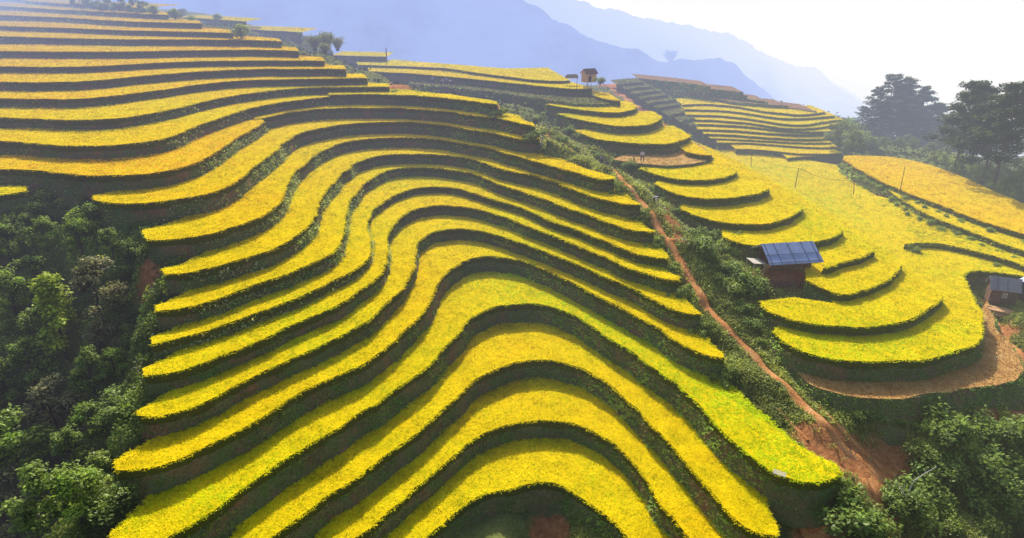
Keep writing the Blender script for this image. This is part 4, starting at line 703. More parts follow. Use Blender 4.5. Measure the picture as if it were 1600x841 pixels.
def beyond(x, off): d = (70.5+off)/((x-800)/1081); return (70.5+off, (d-10.4)/.924, float(hz(70.5+off, (d-10.4)/.924)))
bushes([(1345, 226), (1330, 236), (1316, 226), (1360, 232), (1325, 212)], 'shrub at the left foot of the dense pine grove', 'shrubs left of the pines', 1.2, 2.0)
for x in (1475, 1490, 1505, 1518, 1530, 1542, 1555, 1568, 1580, 1592, 1602, 1500, 1548, 1586): p = beyond(x, rs.uniform(1, 4)); [B_a, B_b, B_c][rs.randrange(3)].put(p, rs.uniform(0, 6), rs.uniform(1.3, 2.1), 'shrub at the foot of the pines along the edge of the orange field', 'shrubs under the pines')
# grassy tussocks on the verges of the upper right fields
for n_, st_ in (('T1', 2), ('T2', 2), ('T3', 5)):
    Lv = FD[n_]['L']; nv = normals2(Lv)
    for i in range(1, len(Lv)-2, st_):
        q = Lv[i]+nv[i]*rs.uniform(.5, 1.3); z_ = FD[n_]['z']-rs.uniform(.9, 1.3)
        if project([(q[0], q[1], z_)])[0][0] < 1640: [B_a, B_b][rs.randrange(2)].put((q[0], q[1], z_), rs.uniform(0, 6), rs.uniform(.35, .7), 'leafy tussock on the grassy verge between the upper right fields', 'tussocks on the verges')
K_pd = broadleaf('leafy_tree', 5, 2.2, 14, 2200, .32, G1, (.30, .36, .13), '')
for i, (x, yt, Yd) in enumerate([(1468, 236, 113), (1500, 250, 107), (1545, 258, 102), (1582, 276, 97), (1602, 266, 96), (1318, 190, 128), (1338, 205, 122), (1362, 214, 127), (1382, 222, 127), (1404, 224, 126), (1428, 228, 125), (1452, 233, 122), (1478, 238, 118), (1502, 244, 113), (1525, 246, 110), (1560, 252, 106), (1590, 246, 103), (1420, 215, 134), (1470, 222, 128)]):
    g, h = top_height(x, yt, Yd); s = max(.5, h/5); K_pd.put(g, i*1.3, s, 'small round tree below the pines at the edge of the orange field', 'small trees below the pines', s)
# trees on the upper left skyline
for i, (x, yt, Yd) in enumerate([(160, -8, 190), (182, -10, 186), (205, -4, 182), (222, 2, 178), (140, -12, 196), (120, -14, 202)]):
    g, h = top_height(x, yt, Yd); K_dark.put(g, i*1.1, max(.4, h/6), 'dark tree behind the topmost terrace at the upper left corner', 'dark trees at the upper left corner', max(.4, h/6))
for i, (x, yt, Yd, s) in enumerate([(238, 4, 172, 1.6), (272, 10, 168, 1.7), (300, 18, 166, 1.3), (340, 16, 186, 1.5), (376, 38, 142, 2.0)]):
    r = rays([(x, yt+9)])[0]; p = r*(Yd/r[1]); B_b.put((p[0], p[1], p[2]-1.2), i, s, ['pale bush above the topmost terraces at the upper left', 'pale bush at the end of the topmost full terrace', 'small bush on the skyline beside the topmost full terrace', 'pale bush on the higher skyline terrace', 'round bush at the near end of the lower skyline terrace'][i])
def beyond(x, off): d = (70.5+off)/((x-800)/1081); Y = (d-10.4)/.924; X = 70.5+off; return (X, Y, float(hz(X, Y)))
def bamboo(label, h=5.5, n=46):
    root = empty('bamboo_clump', (0, 0, 0), label, 'bamboo'); tb = MB(); parts = []
    for k in range(n):
        a = rng.uniform(0, 6.28); r0 = rng.uniform(0, .7); hh = h*rng.uniform(.6, 1); o = rng.uniform(.5, 2.2)
        p = [np.array([r0*math.cos(a)+o*t**2.2*math.cos(a), r0*math.sin(a)+o*t**2.2*math.sin(a), hh*(t-.25*t**3)]) for t in np.linspace(0, 1, 6)]
        tb.tube(p, [.035, .03, .026, .02, .014, .006], 4)
        Q = np.vstack([p[i]+rng.normal(0, .28, (16, 3)) for i in (2, 3, 4, 5)]); t = rng.random(len(Q))[:, None]
        parts.append(leaves(Q, np.full(len(Q), .5), None, np.array([.08, .12, .05])*(1-t)+np.array([.46, .48, .2])*t, .25))
    tb.obj('stems', M_BARK, root); V, F, C = join4(parts); put(mesh('foliage', V, F, M_LEAF, C), root); return Kind(root)
KB = bamboo('')
for i, (x, y, Yd, s, lab) in enumerate([(492, 80, 150, .7, 'dark bamboo clump at the left of the tuft on the skyline'), (512, 78, 152, .8, 'bamboo clump in the middle of the tuft on the skyline'), (528, 80, 156, .65, 'bamboo clump at the right of the tuft on the skyline'), (508, 86, 142, .5, 'low bamboo clump in front of the tuft on the skyline')]):
    r = rays([(x, y)])[0]; p = r*(Yd/r[1]); KB.put((p[0], p[1], p[2]), i*1.9, s, lab)
r = rays([(1048, 96)])[0]; p = r*(505/r[1]); KB.put((p[0], p[1], p[2]-2), 1, 2.1, 'lone tree clump silhouetted on the ridge of the blue mountain')
# ------------------------------------------------------------------ stilted hut with the blue roof
def metal_roof(name, base):
    m, nt = new_mat(name); p = nd(nt, 'ShaderNodeBsdfPrincipled'); p.inputs['Roughness'].default_value = .75; p.inputs['Metallic'].default_value = .0
    tc = nd(nt, 'ShaderNodeTexCoord'); wv = nd(nt, 'ShaderNodeTexWave', bands_direction='X'); wv.inputs['Scale'].default_value = 2.2; nt.links.new(tc.outputs['Object'], wv.inputs['Vector'])
    c = ramp(nt, noise(nt, .8, 5, .65), [(.3, [x*.75 for x in base]), (.7, [min(1, x*1.2) for x in base])]); nt.links.new(c, p.inputs['Base Color'])
    b = nd(nt, 'ShaderNodeBump'); b.inputs['Strength'].default_value = .5; b.inputs['Distance'].default_value = .04; nt.links.new(wv.outputs['Fac'], b.inputs['Height']); nt.links.new(b.outputs[0], p.inputs['Normal'])
    finish(nt, p.outputs[0]); return m
M_BLUE = metal_roof('blue_sheet_roof', (.40, .48, .74)); M_GREY = metal_roof('grey_sheet_roof', (.42, .37, .37)); M_BATTEN = solid('dark_batten', (.13, .15, .24), .8)
M_DARK = solid('dark_interior', (.03, .025, .022), 1.0); M_THATCH = solid('thatch', (.42, .33, .17), 1., 7, .45, bump=.6); M_CLOTHD = solid('dark_purple_sheet', (.07, .05, .11), .6, 3, .6)
g = tuple(at_z([(1224, 417)], -28.15)[0]); hr = empty('stilted_hut', g, 'brown stilted hut with a blue sheet metal roof beside the promontory terraces', 'hut')
hr.rotation_euler = (0, 0, math.radians(9))
RL, RW, ZE, ZR = 2.95, 2.4, 1.35, 2.78   # half ridge, half depth, eave, ridge
def slope(sgn, z0=0):
    m = MB(); th = .05
    a = [(-RL, 0, ZR), (RL, 0, ZR), (RL+.05, sgn*RW, ZE), (-RL-.05, sgn*RW, ZE)]
    m.add(a+[(x, y, z-th) for x, y, z in a], [(0, 1, 2, 3), (7, 6, 5, 4), (0, 4, 5, 1), (1, 5, 6, 2), (2, 6, 7, 3), (3, 7, 4, 0)]); return m
sf = slope(-1).obj('roof_front', M_BLUE, hr); bt = MB()
tilt = math.atan2(ZR-ZE, RW); sl = math.hypot(ZR-ZE, RW)
for x in (-1.62, -.1, 1.45, 2.62, -2.66):
    bt.box((x, -RW/2, (ZR+ZE)/2+.03), (.05, sl, .04), rx=tilt)
for t in (.56, .93): bt.box((0, -RW*t, ZR-(ZR-ZE)*t+.035), (2*RL, .045, .04), rx=tilt)
bt.obj('roof_battens', M_BATTEN, sf)
slope(1).obj('roof_back', M_PALE, hr)
fr = MB()
for x in (-2.1, 0, 2.1):
    for y in (-1.45, 1.45): fr.tube([(x, y, -.6), (x, y, ZE+.5)], .075)
    fr.tube([(x, 0, .4), (x, 0, ZR-.1)], .06)
for y in (-1.45, 1.45): fr.tube([(-2.5, y, ZE+.48), (2.5, y, ZE+.48)], .06)
fr.tube([(-2.7, 0, ZR-.12), (2.7, 0, ZR-.12)], .06); fr.obj('posts', M_WOOD, hr)
MB().box((0, 0, .5), (4.4, 3.1, .12)).obj('floor_deck', M_WOOD, hr)
wl = MB()
for i in range(20): wl.box((-2.1+i*.221, -1.5, .95+.05*math.sin(i*2.1)), (.19, .05, .8))
for i in range(14): wl.box((2.12, -1.4+i*.215, 1.1), (.05, .18, 1.1)); 
for i in range(20): wl.box((-2.1+i*.221, 1.5, 1.15), (.19, .05, 1.2))
wl.obj('plank_wall', M_WOOD, hr)
ly = MB()
for i in range(6): ly.box((-3.3+.02*i, -.9+i*.32, .95-.02*i), (1.5, .26, .04), ry=.12)
for x, y in ((-3.9, -.9), (-2.7, -.9), (-3.9, .7), (-2.7, .7)): ly.tube([(x, y, -.6), (x, y, .95)], .045)
ly.obj('side_platform', M_PALE, hr)
lp = MB()
for i in range(3): lp.tube([(-3.4+i*.3, -1.3, .05), (-2.5+i*.2, -1.5, 1.3)], .035)
lp.obj('leaning_poles', M_WOODL, hr)
M_WOODF = solid('reddish_planks', (.26, .13, .085), .9, 5, .45)
# red earth shelf with a plank revetment below the hut
P = at_z([(1194, 449), (1264, 446)], -29.2); a, b = P; rv = empty('retaining_fence', tuple((a+b)/2), 'row of dark upright planks holding the red earth shelf under the blue roofed hut', 'fence'); M0 = MB(); mid = (a+b)/2
for i in range(26):
    t = i/25; q = a+(b-a)*t-mid; M0.box((q[0], q[1]-.25, g[2]-mid[2]-1.05+.1*math.sin(i*3.3)), (.17, .06, 1.5+.25*math.sin(i*1.7)), rz=.1*math.sin(i))
M0.obj('planks', M_WOODF, rv)
M1 = MB(); M1.tube([a-mid+[0, -.32, g[2]-a[2]-.6], b-mid+[0, -.32, g[2]-b[2]-.6]], .05); M1.obj('rail', M_WOOD, rv)
# ------------------------------------------------------------------ grey roofed hut at the right edge
g2 = ground_at((1561, 472)); h2 = empty('plank_hut', g2, 'dark plank hut with a grey sheet roof and small window at the right edge', 'hut'); h2.rotation_euler = (0, 0, math.radians(-22)); h2.scale = (.74, .74, 1.0)
m = MB()
for i in range(12): m.box((-1.5+i*.273, -1.2, .95), (.255, .06, 1.9))
for i in range(9): m.box((-1.6, -1.1+i*.275, .95), (.06, .255, 1.9)); m.box((1.6, -1.1+i*.275, .95), (.06, .255, 1.9))
for i in range(12): m.box((-1.5+i*.273, 1.2, .95), (.255, .06, 1.9))
m.add([(-1.6, -1.2, 1.9), (-1.6, 1.2, 1.9), (-1.6, 0, 2.75), (1.6, -1.2, 1.9), (1.6, 1.2, 1.9), (1.6, 0, 2.75)], [(0, 2, 1), (3, 4, 5)]); m.obj('plank_wall', M_WOOD, h2)
def gable(parent, nm, sgn, L_, W_, ze, zr, mat):
    mm = MB(); q = [(-L_, 0, zr), (L_, 0, zr), (L_, sgn*W_, ze), (-L_, sgn*W_, ze)]
    mm.add(q+[(x, y, z-.05) for x, y, z in q], [(0, 1, 2, 3), (7, 6, 5, 4), (0, 4, 5, 1), (1, 5, 6, 2), (2, 6, 7, 3), (3, 7, 4, 0)]); return mm.obj(nm, mat, parent)
rf = gable(h2, 'roof_front', -1, 1.95, 1.6, 1.75, 2.85, M_GREY); gable(h2, 'roof_back', 1, 1.95, 1.6, 1.75, 2.85, M_GREY)
bb = MB(); tl = math.atan2(1.1, 1.6)
for x in (-1.0, .2, 1.9): bb.box((x, -.8, 2.33), (.05, 1.94, .04), rx=tl)
bb.obj('roof_battens', M_BATTEN, rf)
wn = MB(); wn.box((.1, -1.25, 1.15), (.6, .06, .55)); wo = wn.obj('window', M_PALE, h2); MB().box((.1, -1.29, 1.15), (.44, .03, .4)).obj('pane', M_THATCH, wo)
g3 = ground_at((1604, 468)); h3 = empty('plank_hut', g3, 'shed with a bluish roof cut off by the right edge, behind the grey roofed hut', 'hut'); h3.rotation_euler = (0, 0, math.radians(35))
m = MB()
for i in range(10): m.box((-1.3+i*.29, -1.0, .9), (.27, .06, 1.8)); m.box((-1.3+i*.29, 1.0, .9), (.27, .06, 1.8))
for i in range(7): m.box((-1.4, -.9+i*.3, .9), (.06, .28, 1.8)); m.box((1.4, -.9+i*.3, .9), (.06, .28, 1.8))
m.obj('plank_wall', M_WOOD, h3); gable(h3, 'roof_front', -1, 1.7, 1.35, 1.7, 2.5, M_BLUE); gable(h3, 'roof_back', 1, 1.7, 1.35, 1.7, 2.5, M_BLUE)
gp_ = ground_at((1566, 494)); pl = empty('plank_pile', gp_, 'pile of sunlit raw planks lying in front of the grey roofed hut', 'plank pile'); pl.rotation_euler = (0, 0, -.55); pl.scale = (1.25, 1.25, 1.4); pl.location.z += .2
for j, (y, z, n_) in enumerate([(0, .08, 7), (.1, .2, 6), (.05, .32, 5)]):
    for i in range(n_): MB().box((.1*rs.uniform(-1, 1), y+(i-n_/2)*.2, z), (2.2+rs.uniform(-.3, .3), .17, .09), rz=rs.uniform(-.05, .05)).obj('plank', M_WOODL, pl)
gs = ground_at((1547, 474)); st_ = empty('straw_stook', gs, 'pale straw stook standing at the corner of the grey roofed hut', 'straw stook'); st_.scale = (.85, .85, .75); mm = MB(); mm.tube([(0, 0, 0), (0, 0, .7), (0, 0, 1.1), (.02, 0, 1.5)], [.34, .28, .16, .05], 10); mm.obj('bundle', M_THATCH, st_); mm = MB(); mm.tube([(0, 0, .95), (0, 0, 1.03)], .22, 10); mm.obj('binding', M_PALE, st_)
# ------------------------------------------------------------------ far brown hut on the crest with its straw racks
r = rays([(920, 126)])[0]; p = r*(133/r[1]); hb = empty('plank_hut', tuple(p), 'small brown gabled hut far off on the crest of the promontory', 'hut'); hb.rotation_euler = (0, 0, .5); hb.scale = (.7, .7, .66)
m = MB(); m.box((0, 0, .9), (3.2, 2.4, 2.6)); m.add([(-1.6, -1.2, 2.2), (-1.6, 1.2, 2.2), (-1.6, 0, 3.2), (1.6, -1.2, 2.2), (1.6, 1.2, 2.2), (1.6, 0, 3.2)], [(0, 2, 1), (3, 4, 5)]); m.obj('plank_wall', M_WOODL, hb)
gable(hb, 'roof_front', -1, 1.9, 1.6, 1.95, 3.3, M_WOOD); gable(hb, 'roof_back', 1, 1.9, 1.6, 1.95, 3.3, M_GREY); MB().box((-.5, -1.21, .6), (.8, .05, 1.6)).obj('door', M_DARK, hb)
r = rays([(893, 124)])[0]; p = r*(134/r[1]); rk = empty('straw_rack', tuple(p), 'open rack heaped with pale straw left of the far brown hut', 'straw rack'); rk.scale = (.6, .6, .55); m = MB()
for i in range(7): m.tube([(-2+i*.65, -.7, 0), (-1.9+i*.65, 0, 1.3)], .05); m.tube([(-2+i*.65, .7, 0), (-1.9+i*.65, 0, 1.3)], .05)
m.obj('poles', M_WOODL, rk); m = MB(); m.add([(-2.2, -.8, .5), (-2.2, .8, .5), (-1.5, 0, 1.6), (2.2, -.8, .5), (2.2, .8, .5), (1.6, 0, 1.7)], [(0, 2, 1), (3, 4, 5), (0, 3, 5, 2), (1, 2, 5, 4)]); m.obj('straw', M_THATCH, rk)
B_a.put(tuple((rays([(938, 131)])[0]*(130/rays([(938, 131)])[0][1]))), 0, 1.0, 'small dark bush right of the far brown hut')
# ------------------------------------------------------------------ posts, poles and the sagging wire
def post(px0, px1, rad, label, Yd=None, name='wooden_post', mat=M_WOOD):
    if Yd is None: b = np.array(ground_at(px0))
    else: r = rays([px0])[0]; b = r*(Yd/r[1])
    r1 = rays([px1])[0]; t = r1*(b[1]/r1[1]); e = empty(name, tuple(b), label, 'post'); m = MB(); m.tube([(0, 0, -.6), tuple((t-b)*.5), tuple(t-b)], [rad, rad*.9, rad*.7], 6); m.obj('shaft', mat, e)
    m = MB(); d = (t-b); m.tube([tuple(d*.985-np.array([0, 0, .02])), tuple(d)], rad*1.15, 6); m.obj('cap', mat, e); return t
post((604, 92), (603, 75), .16, 'dark post at the right end of the short crest terrace', 166)
post((472, 51), (472, 44), .1, 'dark post at the right end of the lower skyline terrace', 178)
post((901, 137), (902, 121), .05, 'thin pole on the crest terrace in front of the straw rack', 126)
post((991, 250), (990, 243), .09, 'short reddish stake at the left of the man in white', 96)
t1 = post((1174, 255), (1174, 241), .06, 'short thin post in the yellow valley field, left one carrying the wire', 118)
t2 = post((1243, 288), (1248, 263), .06, 'slanting thin pole in the yellow valley field, carrying the wire at its middle', 104)
t3 = post((1335, 298), (1334, 282), .06, 'thin sapling pole where the wire meets the grassy verge', 96)
post((1407, 296), (1414, 260), .05, 'long slanting bare pole on the verge below the orange field', 93)
wm = MB()
def sag(a, b, s): wm.tube([a+(b-a)*t-np.array([0, 0, s*4*t*(1-t)]) for t in np.linspace(0, 1, 9)], .022, 4)
r = rays([(1120, 235)])[0]; sag(r*(122/r[1]), t1, .3); sag(t1, t2, .5); sag(t2, t3, .6); wire = wm.obj('sagging_wire', M_DARK, None, label='thin dark wire sagging between the posts over the yellow valley field', cat='wire')
# tripod of pale poles
gt = ground_at((846, 243)); tp = empty('pole_tripod', gt, 'tripod of pale bare poles standing on the edge of a terrace beside the red path', 'pole tripod'); 
for dx, dy, tx in ((-.5, 0, .1), (.55, -.1, -.1), (1.3, .3, 0), (.1, .6, .05)): m = MB(); m.tube([(dx, dy, -.3), (tx*.5, 0, 1.6), (tx-dx*.25, -dy*.2, 3.0-.3*abs(dx))], [.07, .06, .04], 5); m.obj('pole', M_PALE, tp)
# small pale rack on the lime green terrace
pz = at_z([(1218, 740)], FD['M4']['z']+.12)[0]; pr = empty('wooden_rack', tuple(pz), 'small pale slatted rack lying on the lime green rice', 'rack'); pr.rotation_euler = (.1, .05, -.5)
for i in range(4): MB().box((0, -.18+i*.12, .03), (.85, .06, .03)).obj('slat', M_PALE, pr)
for x in (-.34, .34): MB().box((x, 0, 0), (.06, .5, .03)).obj('crossbar', M_PALE, pr)
# bundles of dark sheeting
def bundle(px, s, label, mat):
    p = ground_at(px); e = empty('tarpaulin_bundle', p, label, 'bundle'); V = []; n = 18
    for i in range(n):
        for j in range(n):
            u, v = i/(n-1)*2-1, j/(n-1)*2-1; rr = max(0, 1-(u*u+v*v)**.8*.9); z = s*.75*rr**.6*(.75+.5*float(vnoise(u*2+px[0], v*2, .5, 3))); V.append((u*s, v*s*.8, z-.12))
    o = put(mesh('sheet', np.array(V), grid_faces(n, n)[:, ::-1], mat, None, False), e); m = MB(); m.tube([(-s*.7, -.1, s*.25), (0, -.12, s*.62), (s*.7, .05, s*.2)], .03, 5); m.obj('rope', M_PALE, e)
bundle((1235, 590), .85, 'crumpled dark purple bundle beside the red path above the brown stubble plot', M_CLOTHD)
# dead pale tree at the bottom right
gd = ground_at((1411, 806)); dt = empty('dead_tree', gd, 'bare dead tree with bleached forked branches at the bottom right', 'dead tree'); m = MB()
def br(a, b, r0): m.tube([a, tuple((np.array(a)+np.array(b))/2+rng.normal(0, .06, 3)), b], [r0, r0*.8, r0*.45], 6)
br((0, 0, -.5), (-.15, 0, 1.7), .09); br((-.15, 0, 1.7), (-.75, .1, 2.6), .06); m.obj('trunk', M_PALE, dt)
for a, b, r0 in (((-.1, 0, 1.0), (.75, -.1, 2.0), .05), ((-.15, 0, 1.7), (.15, .1, 3.1), .06), ((.15, .1, 3.1), (1.6, .2, 4.3), .04), ((-.05, 0, .6), (.7, -.2, 1.0), .035), ((-.4, .05, 2.1), (-.5, 0, 3.0), .03), ((.8, .15, 3.6), (1.0, .1, 4.3), .02)): m = MB(); br(a, b, r0); m.obj('branch', M_PALE, dt)
# ------------------------------------------------------------------ people
M_BODY = None
def body_mat():
    m, nt = new_mat('skin_and_clothes'); at = nd(nt, 'ShaderNodeAttribute', attribute_name='Col'); p = nd(nt, 'ShaderNodeBsdfPrincipled'); p.inputs['Roughness'].default_value = .85
    nt.links.new(mixc(nt, 1., at.outputs['Color'], ramp(nt, noise(nt, 9, 4), [(.3, (.75, .75, .75)), (.7, (1.1, 1.1, 1.1))]), 'MULTIPLY'), p.inputs['Base Color']); finish(nt, p.outputs[0]); return m
M_BODY = body_mat()
SKIN = (.42, .25, .16)
def person(loc, rz, J, shirt, legs, label, hat=None, group=None, scale=1., hair=(.02, .015, .012)):
    """J: joint positions; one skinned surface coloured by the nearest bone"""
    E = [('pelvis', 'chest'), ('chest', 'neck'), ('neck', 'head'), ('head', 'crown'), ('chest', 'shL'), ('shL', 'elL'), ('elL', 'haL'), ('haL', 'fiL'), ('chest', 'shR'), ('shR', 'elR'), ('elR', 'haR'), ('haR', 'fiR'), ('pelvis', 'hiL'), ('hiL', 'knL'), ('knL', 'anL'), ('anL', 'toL'), ('pelvis', 'hiR'), ('hiR', 'knR'), ('knR', 'anR'), ('anR', 'toR')]
    R = dict(pelvis=(.15, .12), chest=(.17, .12), neck=(.06, .06), head=(.1, .11), crown=(.075, .09), sh=(.075, .075), el=(.048, .048), ha=(.038, .03), fi=(.022, .03), hi=(.095, .1), kn=(.068, .068), an=(.045, .05), to=(.04, .035))
    names = list(J); ix = {n: i for i, n in enumerate(names)}; me = bpy.data.meshes.new('person'); me.from_pydata([J[n] for n in names], [(ix[a], ix[b]) for a, b in E], [])
    o = bpy.data.objects.new('person', me); COL.objects.link(o); o.modifiers.new('s', 'SKIN'); o.modifiers.new('d', 'SUBSURF').render_levels = 2; o.modifiers['d'].levels = 2
    sv = me.skin_vertices[0].data
    for n in names: sv[ix[n]].radius = R.get(n) or R[n[:2]]; sv[ix[n]].use_root = n == 'pelvis'
    bpy.context.view_layer.update(); dg = bpy.context.evaluated_depsgraph_get(); m2 = bpy.data.meshes.new_from_object(o.evaluated_get(dg)); COL.objects.unlink(o); bpy.data.objects.remove(o)
    V = np.array([v.co[:] for v in m2.vertices]); best = np.full(len(V), 1e9); C = np.zeros((len(V), 3))
    cm = {'neck': SKIN, 'head': SKIN, 'crown': hair, 'ha': SKIN, 'fi': SKIN, 'an': legs, 'to': (.05, .04, .03)}
    for a, b in E:
        A, B = np.array(J[a]), np.array(J[b]); t = np.clip(((V-A)@(B-A))/((B-A)@(B-A)+1e-9), 0, 1); d = np.linalg.norm(V-A-t[:, None]*(B-A), axis=1); k = d < best; best[k] = d[k]
        key = b if b in cm else b[:2]; C[k] = cm.get(key, legs if b[:2] in ('hi', 'kn') else shirt)
    ca = m2.color_attributes.new('Col', 'FLOAT_COLOR', 'POINT'); c4 = np.ones((len(V), 4), np.float32); c4[:, :3] = C; ca.data.foreach_set('color', c4.ravel())
    m2.materials.clear(); m2.materials.append(M_BODY); m2.polygons.foreach_set('use_smooth', np.ones(len(m2.polygons), bool)); m2.name = 'person'
    b = bpy.data.objects.new('person', m2); b.location = loc; b.rotation_euler = (0, 0, rz); b.scale = (scale,)*3; put(b, None, label, 'person', group)
    if hat:
        h = np.array(J['crown']); m = MB(); m.tube([h+[0, 0, -.02], h+[0, 0, .03], h+[0, 0, .12]], [.24, .2, .03], 12); m.obj('hat', {'straw': M_THATCH, 'dark': M_CLOTHD}[hat], b)
    return b
def stand(sp=.0, arm=.0):
    J = dict(pelvis=(0, 0, .93), chest=(0, .02, 1.3), neck=(0, .02, 1.46), head=(0, -.01, 1.57), crown=(0, 0, 1.66))
    for s, q in (('L', -1), ('R', 1)):
        J['sh'+s] = (q*.19, .02, 1.38); J['el'+s] = (q*(.28+arm), -.02, 1.12); J['ha'+s] = (q*.22, -.12, .92+arm); J['fi'+s] = (q*.2, -.15, .84+arm)
        J['hi'+s] = (q*.1, 0, .9); J['kn'+s] = (q*.11+sp*q*.5, -.03-q*sp, .5); J['an'+s] = (q*.11+sp*q, q*sp, .08); J['to'+s] = (q*.12+sp*q, q*sp-.14, .04)
    return J
def stoop():
    J = dict(pelvis=(0, .1, .82), chest=(0, -.26, 1.0), neck=(0, -.4, 1.03), head=(0, -.5, 1.0), crown=(0, -.58, .99))
    for s, q in (('L', -1), ('R', 1)):
        J['sh'+s] = (q*.18, -.3, .97); J['el'+s] = (q*.2, -.4, .72); J['ha'+s] = (q*.14, -.48, .5); J['fi'+s] = (q*.12, -.5, .42)
        J['hi'+s] = (q*.1, .1, .8); J['kn'+s] = (q*.12, -.02, .44); J['an'+s] = (q*.13, .06, .08); J['to'+s] = (q*.13, -.08, .04)
    return J
def squat():
    J = dict(pelvis=(0, .12, .3), chest=(0, -.08, .62), neck=(0, -.14, .77), head=(0, -.19, .87), crown=(0, -.2, .96))
    for s, q in (('L', -1), ('R', 1)):
        J['sh'+s] = (q*.18, -.1, .68); J['el'+s] = (q*.24, -.28, .5); J['ha'+s] = (q*.12, -.42, .42); J['fi'+s] = (q*.1, -.48, .38)
        J['hi'+s] = (q*.11, .1, .28); J['kn'+s] = (q*.17, -.3, .46); J['an'+s] = (q*.14, -.05, .08); J['to'+s] = (q*.15, -.2, .04)
    return J
pm = at_z([(1003, 254)], FD['RM']['z'])[0]; person((pm[0], pm[1], FD['RM']['z']), .5, stand(.12, .12), (.78, .76, .86), (.06, .06, .09), 'person in a white shirt and dark trousers standing on the harvested straw strewn plot', scale=1.02)
gq = ground_at((1022, 320)); person(gq, 1.2, stoop(), (.42, .36, .55), (.10, .07, .14), 'person in lilac clothes bending down beside the upper red path')
gq = ground_at((938, 258)); person(gq, .4, squat(), (.06, .07, .18), (.05, .05, .12), 'person in indigo clothes squatting beside the upper path, left of two', 'dark', scale=1.15)
gq = ground_at((949, 262)); person(gq, -.6, squat(), (.10, .12, .26), (.05, .05, .12), 'person in paler indigo clothes squatting beside the upper path, right of two', scale=1.15)
for x, y, i in ((676, 131, 0), (690, 132, 1), (697.5, 132.5, 2), (705, 133, 3)):
    z = FD['R0']['z']; p = at_z([(x, y+2)], z)[0]; person((p[0], p[1], z), i*1.3, stoop() if i % 2 else stand(.1), [(.5, .48, .62), (.45, .44, .55), (.5, .5, .62), (.40, .40, .55)][i], (.12, .1, .16), ['person in pale clothes standing on the grassy terrace, apart from three others'][0] if i == 0 else ['', 'person in pale clothes stooping at the left of the trio on the grassy terrace', 'person in pale clothes standing in the middle of the trio on the grassy terrace', 'person in pale clothes stooping at the right of the trio on the grassy terrace'][i], scale=1.1)
# ------------------------------------------------------------------ far country: valley floor and mountain ranges
M_MTN = ground_mat('mountain_forest', [(.35, (.03, .045, .025)), (.6, (.07, .09, .04)), (.72, (.30, .27, .16))], [(.2, (.5, .5, .5)), (.8, (1.4, 1.4, 1.4))], .012, .07, bump=0)
put(mesh('valley_floor', [(-9000, -500, -240), (9000, -500, -240), (20000, 20000, -240), (-20000, 20000, -240)], [(0, 1, 2, 3)], M_MTN), kind='structure')
def range_(name, px, Yd, depth, base, rough, seed):
    r = rays(px); R = r*(Yd/r[:, 1])[:, None]; xs = np.linspace(R[0, 0], R[-1, 0], 420); zs = np.interp(xs, R[:, 0], R[:, 2])
    zs = zs+(vnoise(xs, xs*0, Yd*.03, seed)-.5)*Yd*.008+(vnoise(xs, xs*0, Yd*.011, seed+1)-.5)*Yd*.0035
    zs = zs+(vnoise(xs, xs*0, Yd*.004, seed+6)-.5)*Yd*.0025
    V = []; S_ = np.r_[np.linspace(-1, 0, 16)[:-1], np.linspace(0, 1, 40)]
    for s in S_:
        y = Yd-s*depth+(vnoise(xs, xs*0+s*50, Yd*.08, seed+2)-.5)*depth*.25*abs(s); e = np.abs(s)
        ridge = (np.abs(vnoise(xs+s*depth*.25, xs*0+s*120, Yd*.075, seed+3)-.5)*2)
        z = zs+(base-zs)*(e**.85)-ridge*rough*np.minimum(e*4, 1)*(1-e*.5)+(vnoise(xs, y, Yd*.02, seed+4)-.5)*rough*.35*np.minimum(e*4, 1)
        V.append(np.c_[xs, y, z])
    V = np.vstack(V); return put(mesh(name, V, grid_faces(len(S_), len(xs)), M_MTN, None, True), kind='structure')
range_('mountain', [(-1300, -420), (-500, -300), (0, -190), (500, -110), (700, -55), (810, -4), (862, 28), (925, 59), (994, 79), (1013, 91), (1045, 94), (1081, 92), (1122, 92), (1153, 103), (1175, 122), (1210, 156), (1250, 190), (1330, 250)], 520, 240, -150, 26, 51)
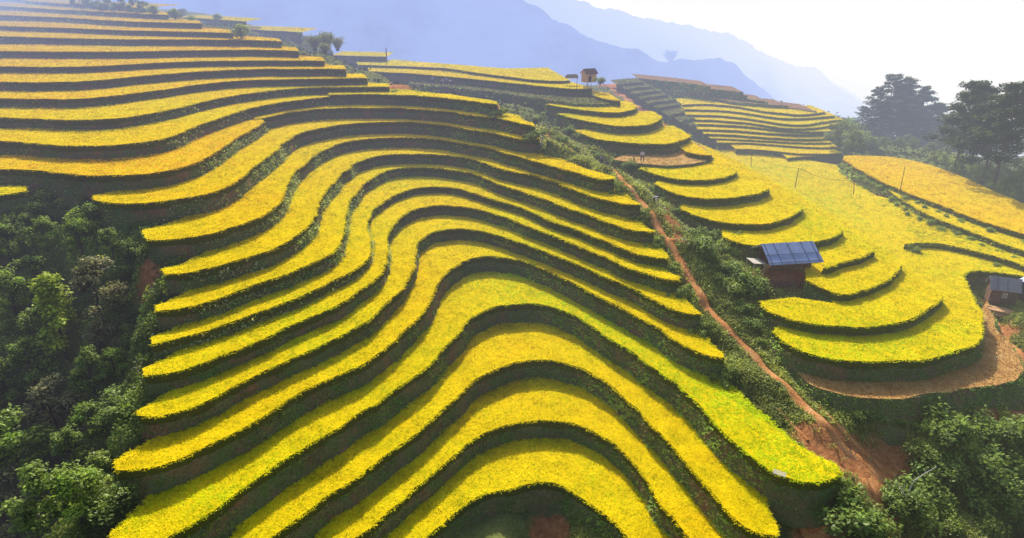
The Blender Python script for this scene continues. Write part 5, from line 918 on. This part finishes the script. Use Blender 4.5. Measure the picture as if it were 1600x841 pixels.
range_('mountain', [(760, -60), (840, -25), (903, -2), (1000, 28), (1081, 44), (1144, 58), (1200, 88), (1244, 98), (1281, 113), (1300, 124), (1330, 142), (1400, 190), (1500, 230), (1620, 260)], 900, 420, -165, 30, 61)
range_('mountain', [(1100, 175), (1200, 150), (1270, 134), (1310, 124), (1345, 126), (1380, 138), (1440, 152), (1490, 160), (1540, 185), (1600, 205), (1720, 235), (1900, 260)], 1050, 400, -165, 25, 71)
# ------------------------------------------------------------------ camera, sun, sky
cam = bpy.data.cameras.new('camera'); cam.sensor_fit = 'HORIZONTAL'; cam.angle_x = math.radians(HF); cam.clip_start = .5; cam.clip_end = 60000
co = bpy.data.objects.new('camera', cam); co.location = (0, 0, 0); co.rotation_euler = (math.radians(90-PITCH), 0, 0); COL.objects.link(co); SC.camera = co
EL, AZ = math.radians(35), math.radians(-5)
sd = bpy.data.lights.new('sun', 'SUN'); sd.energy = 5.0; sd.angle = math.radians(.5); sd.color = (1, .93, .80)
so = bpy.data.objects.new('sun', sd); COL.objects.link(so)
so.rotation_euler = Vector((-math.sin(AZ)*math.cos(EL), -math.cos(AZ)*math.cos(EL), -math.sin(EL))).to_track_quat('-Z', 'Y').to_euler()
w = bpy.data.worlds.new('World'); SC.world = w; w.use_nodes = True; nt = w.node_tree; nt.nodes.clear()
sky = nt.nodes.new('ShaderNodeTexSky'); sky.sky_type = 'NISHITA'; sky.sun_disc = False; sky.sun_elevation = EL; sky.sun_rotation = AZ; sky.dust_density = 3.0; sky.air_density = 1.0
bg = nt.nodes.new('ShaderNodeBackground'); bg.inputs[1].default_value = .15; out = nt.nodes.new('ShaderNodeOutputWorld')
nt.links.new(sky.outputs[0], bg.inputs[0]); nt.links.new(bg.outputs[0], out.inputs[0])
SC.view_settings.view_transform = 'Standard'; SC.view_settings.look = 'None'; SC.view_settings.exposure = 0; SC.view_settings.gamma = 1
SC.render.engine = 'CYCLES'; SC.cycles.max_bounces = 6; SC.cycles.transparent_max_bounces = 8; SC.cycles.use_denoising = True
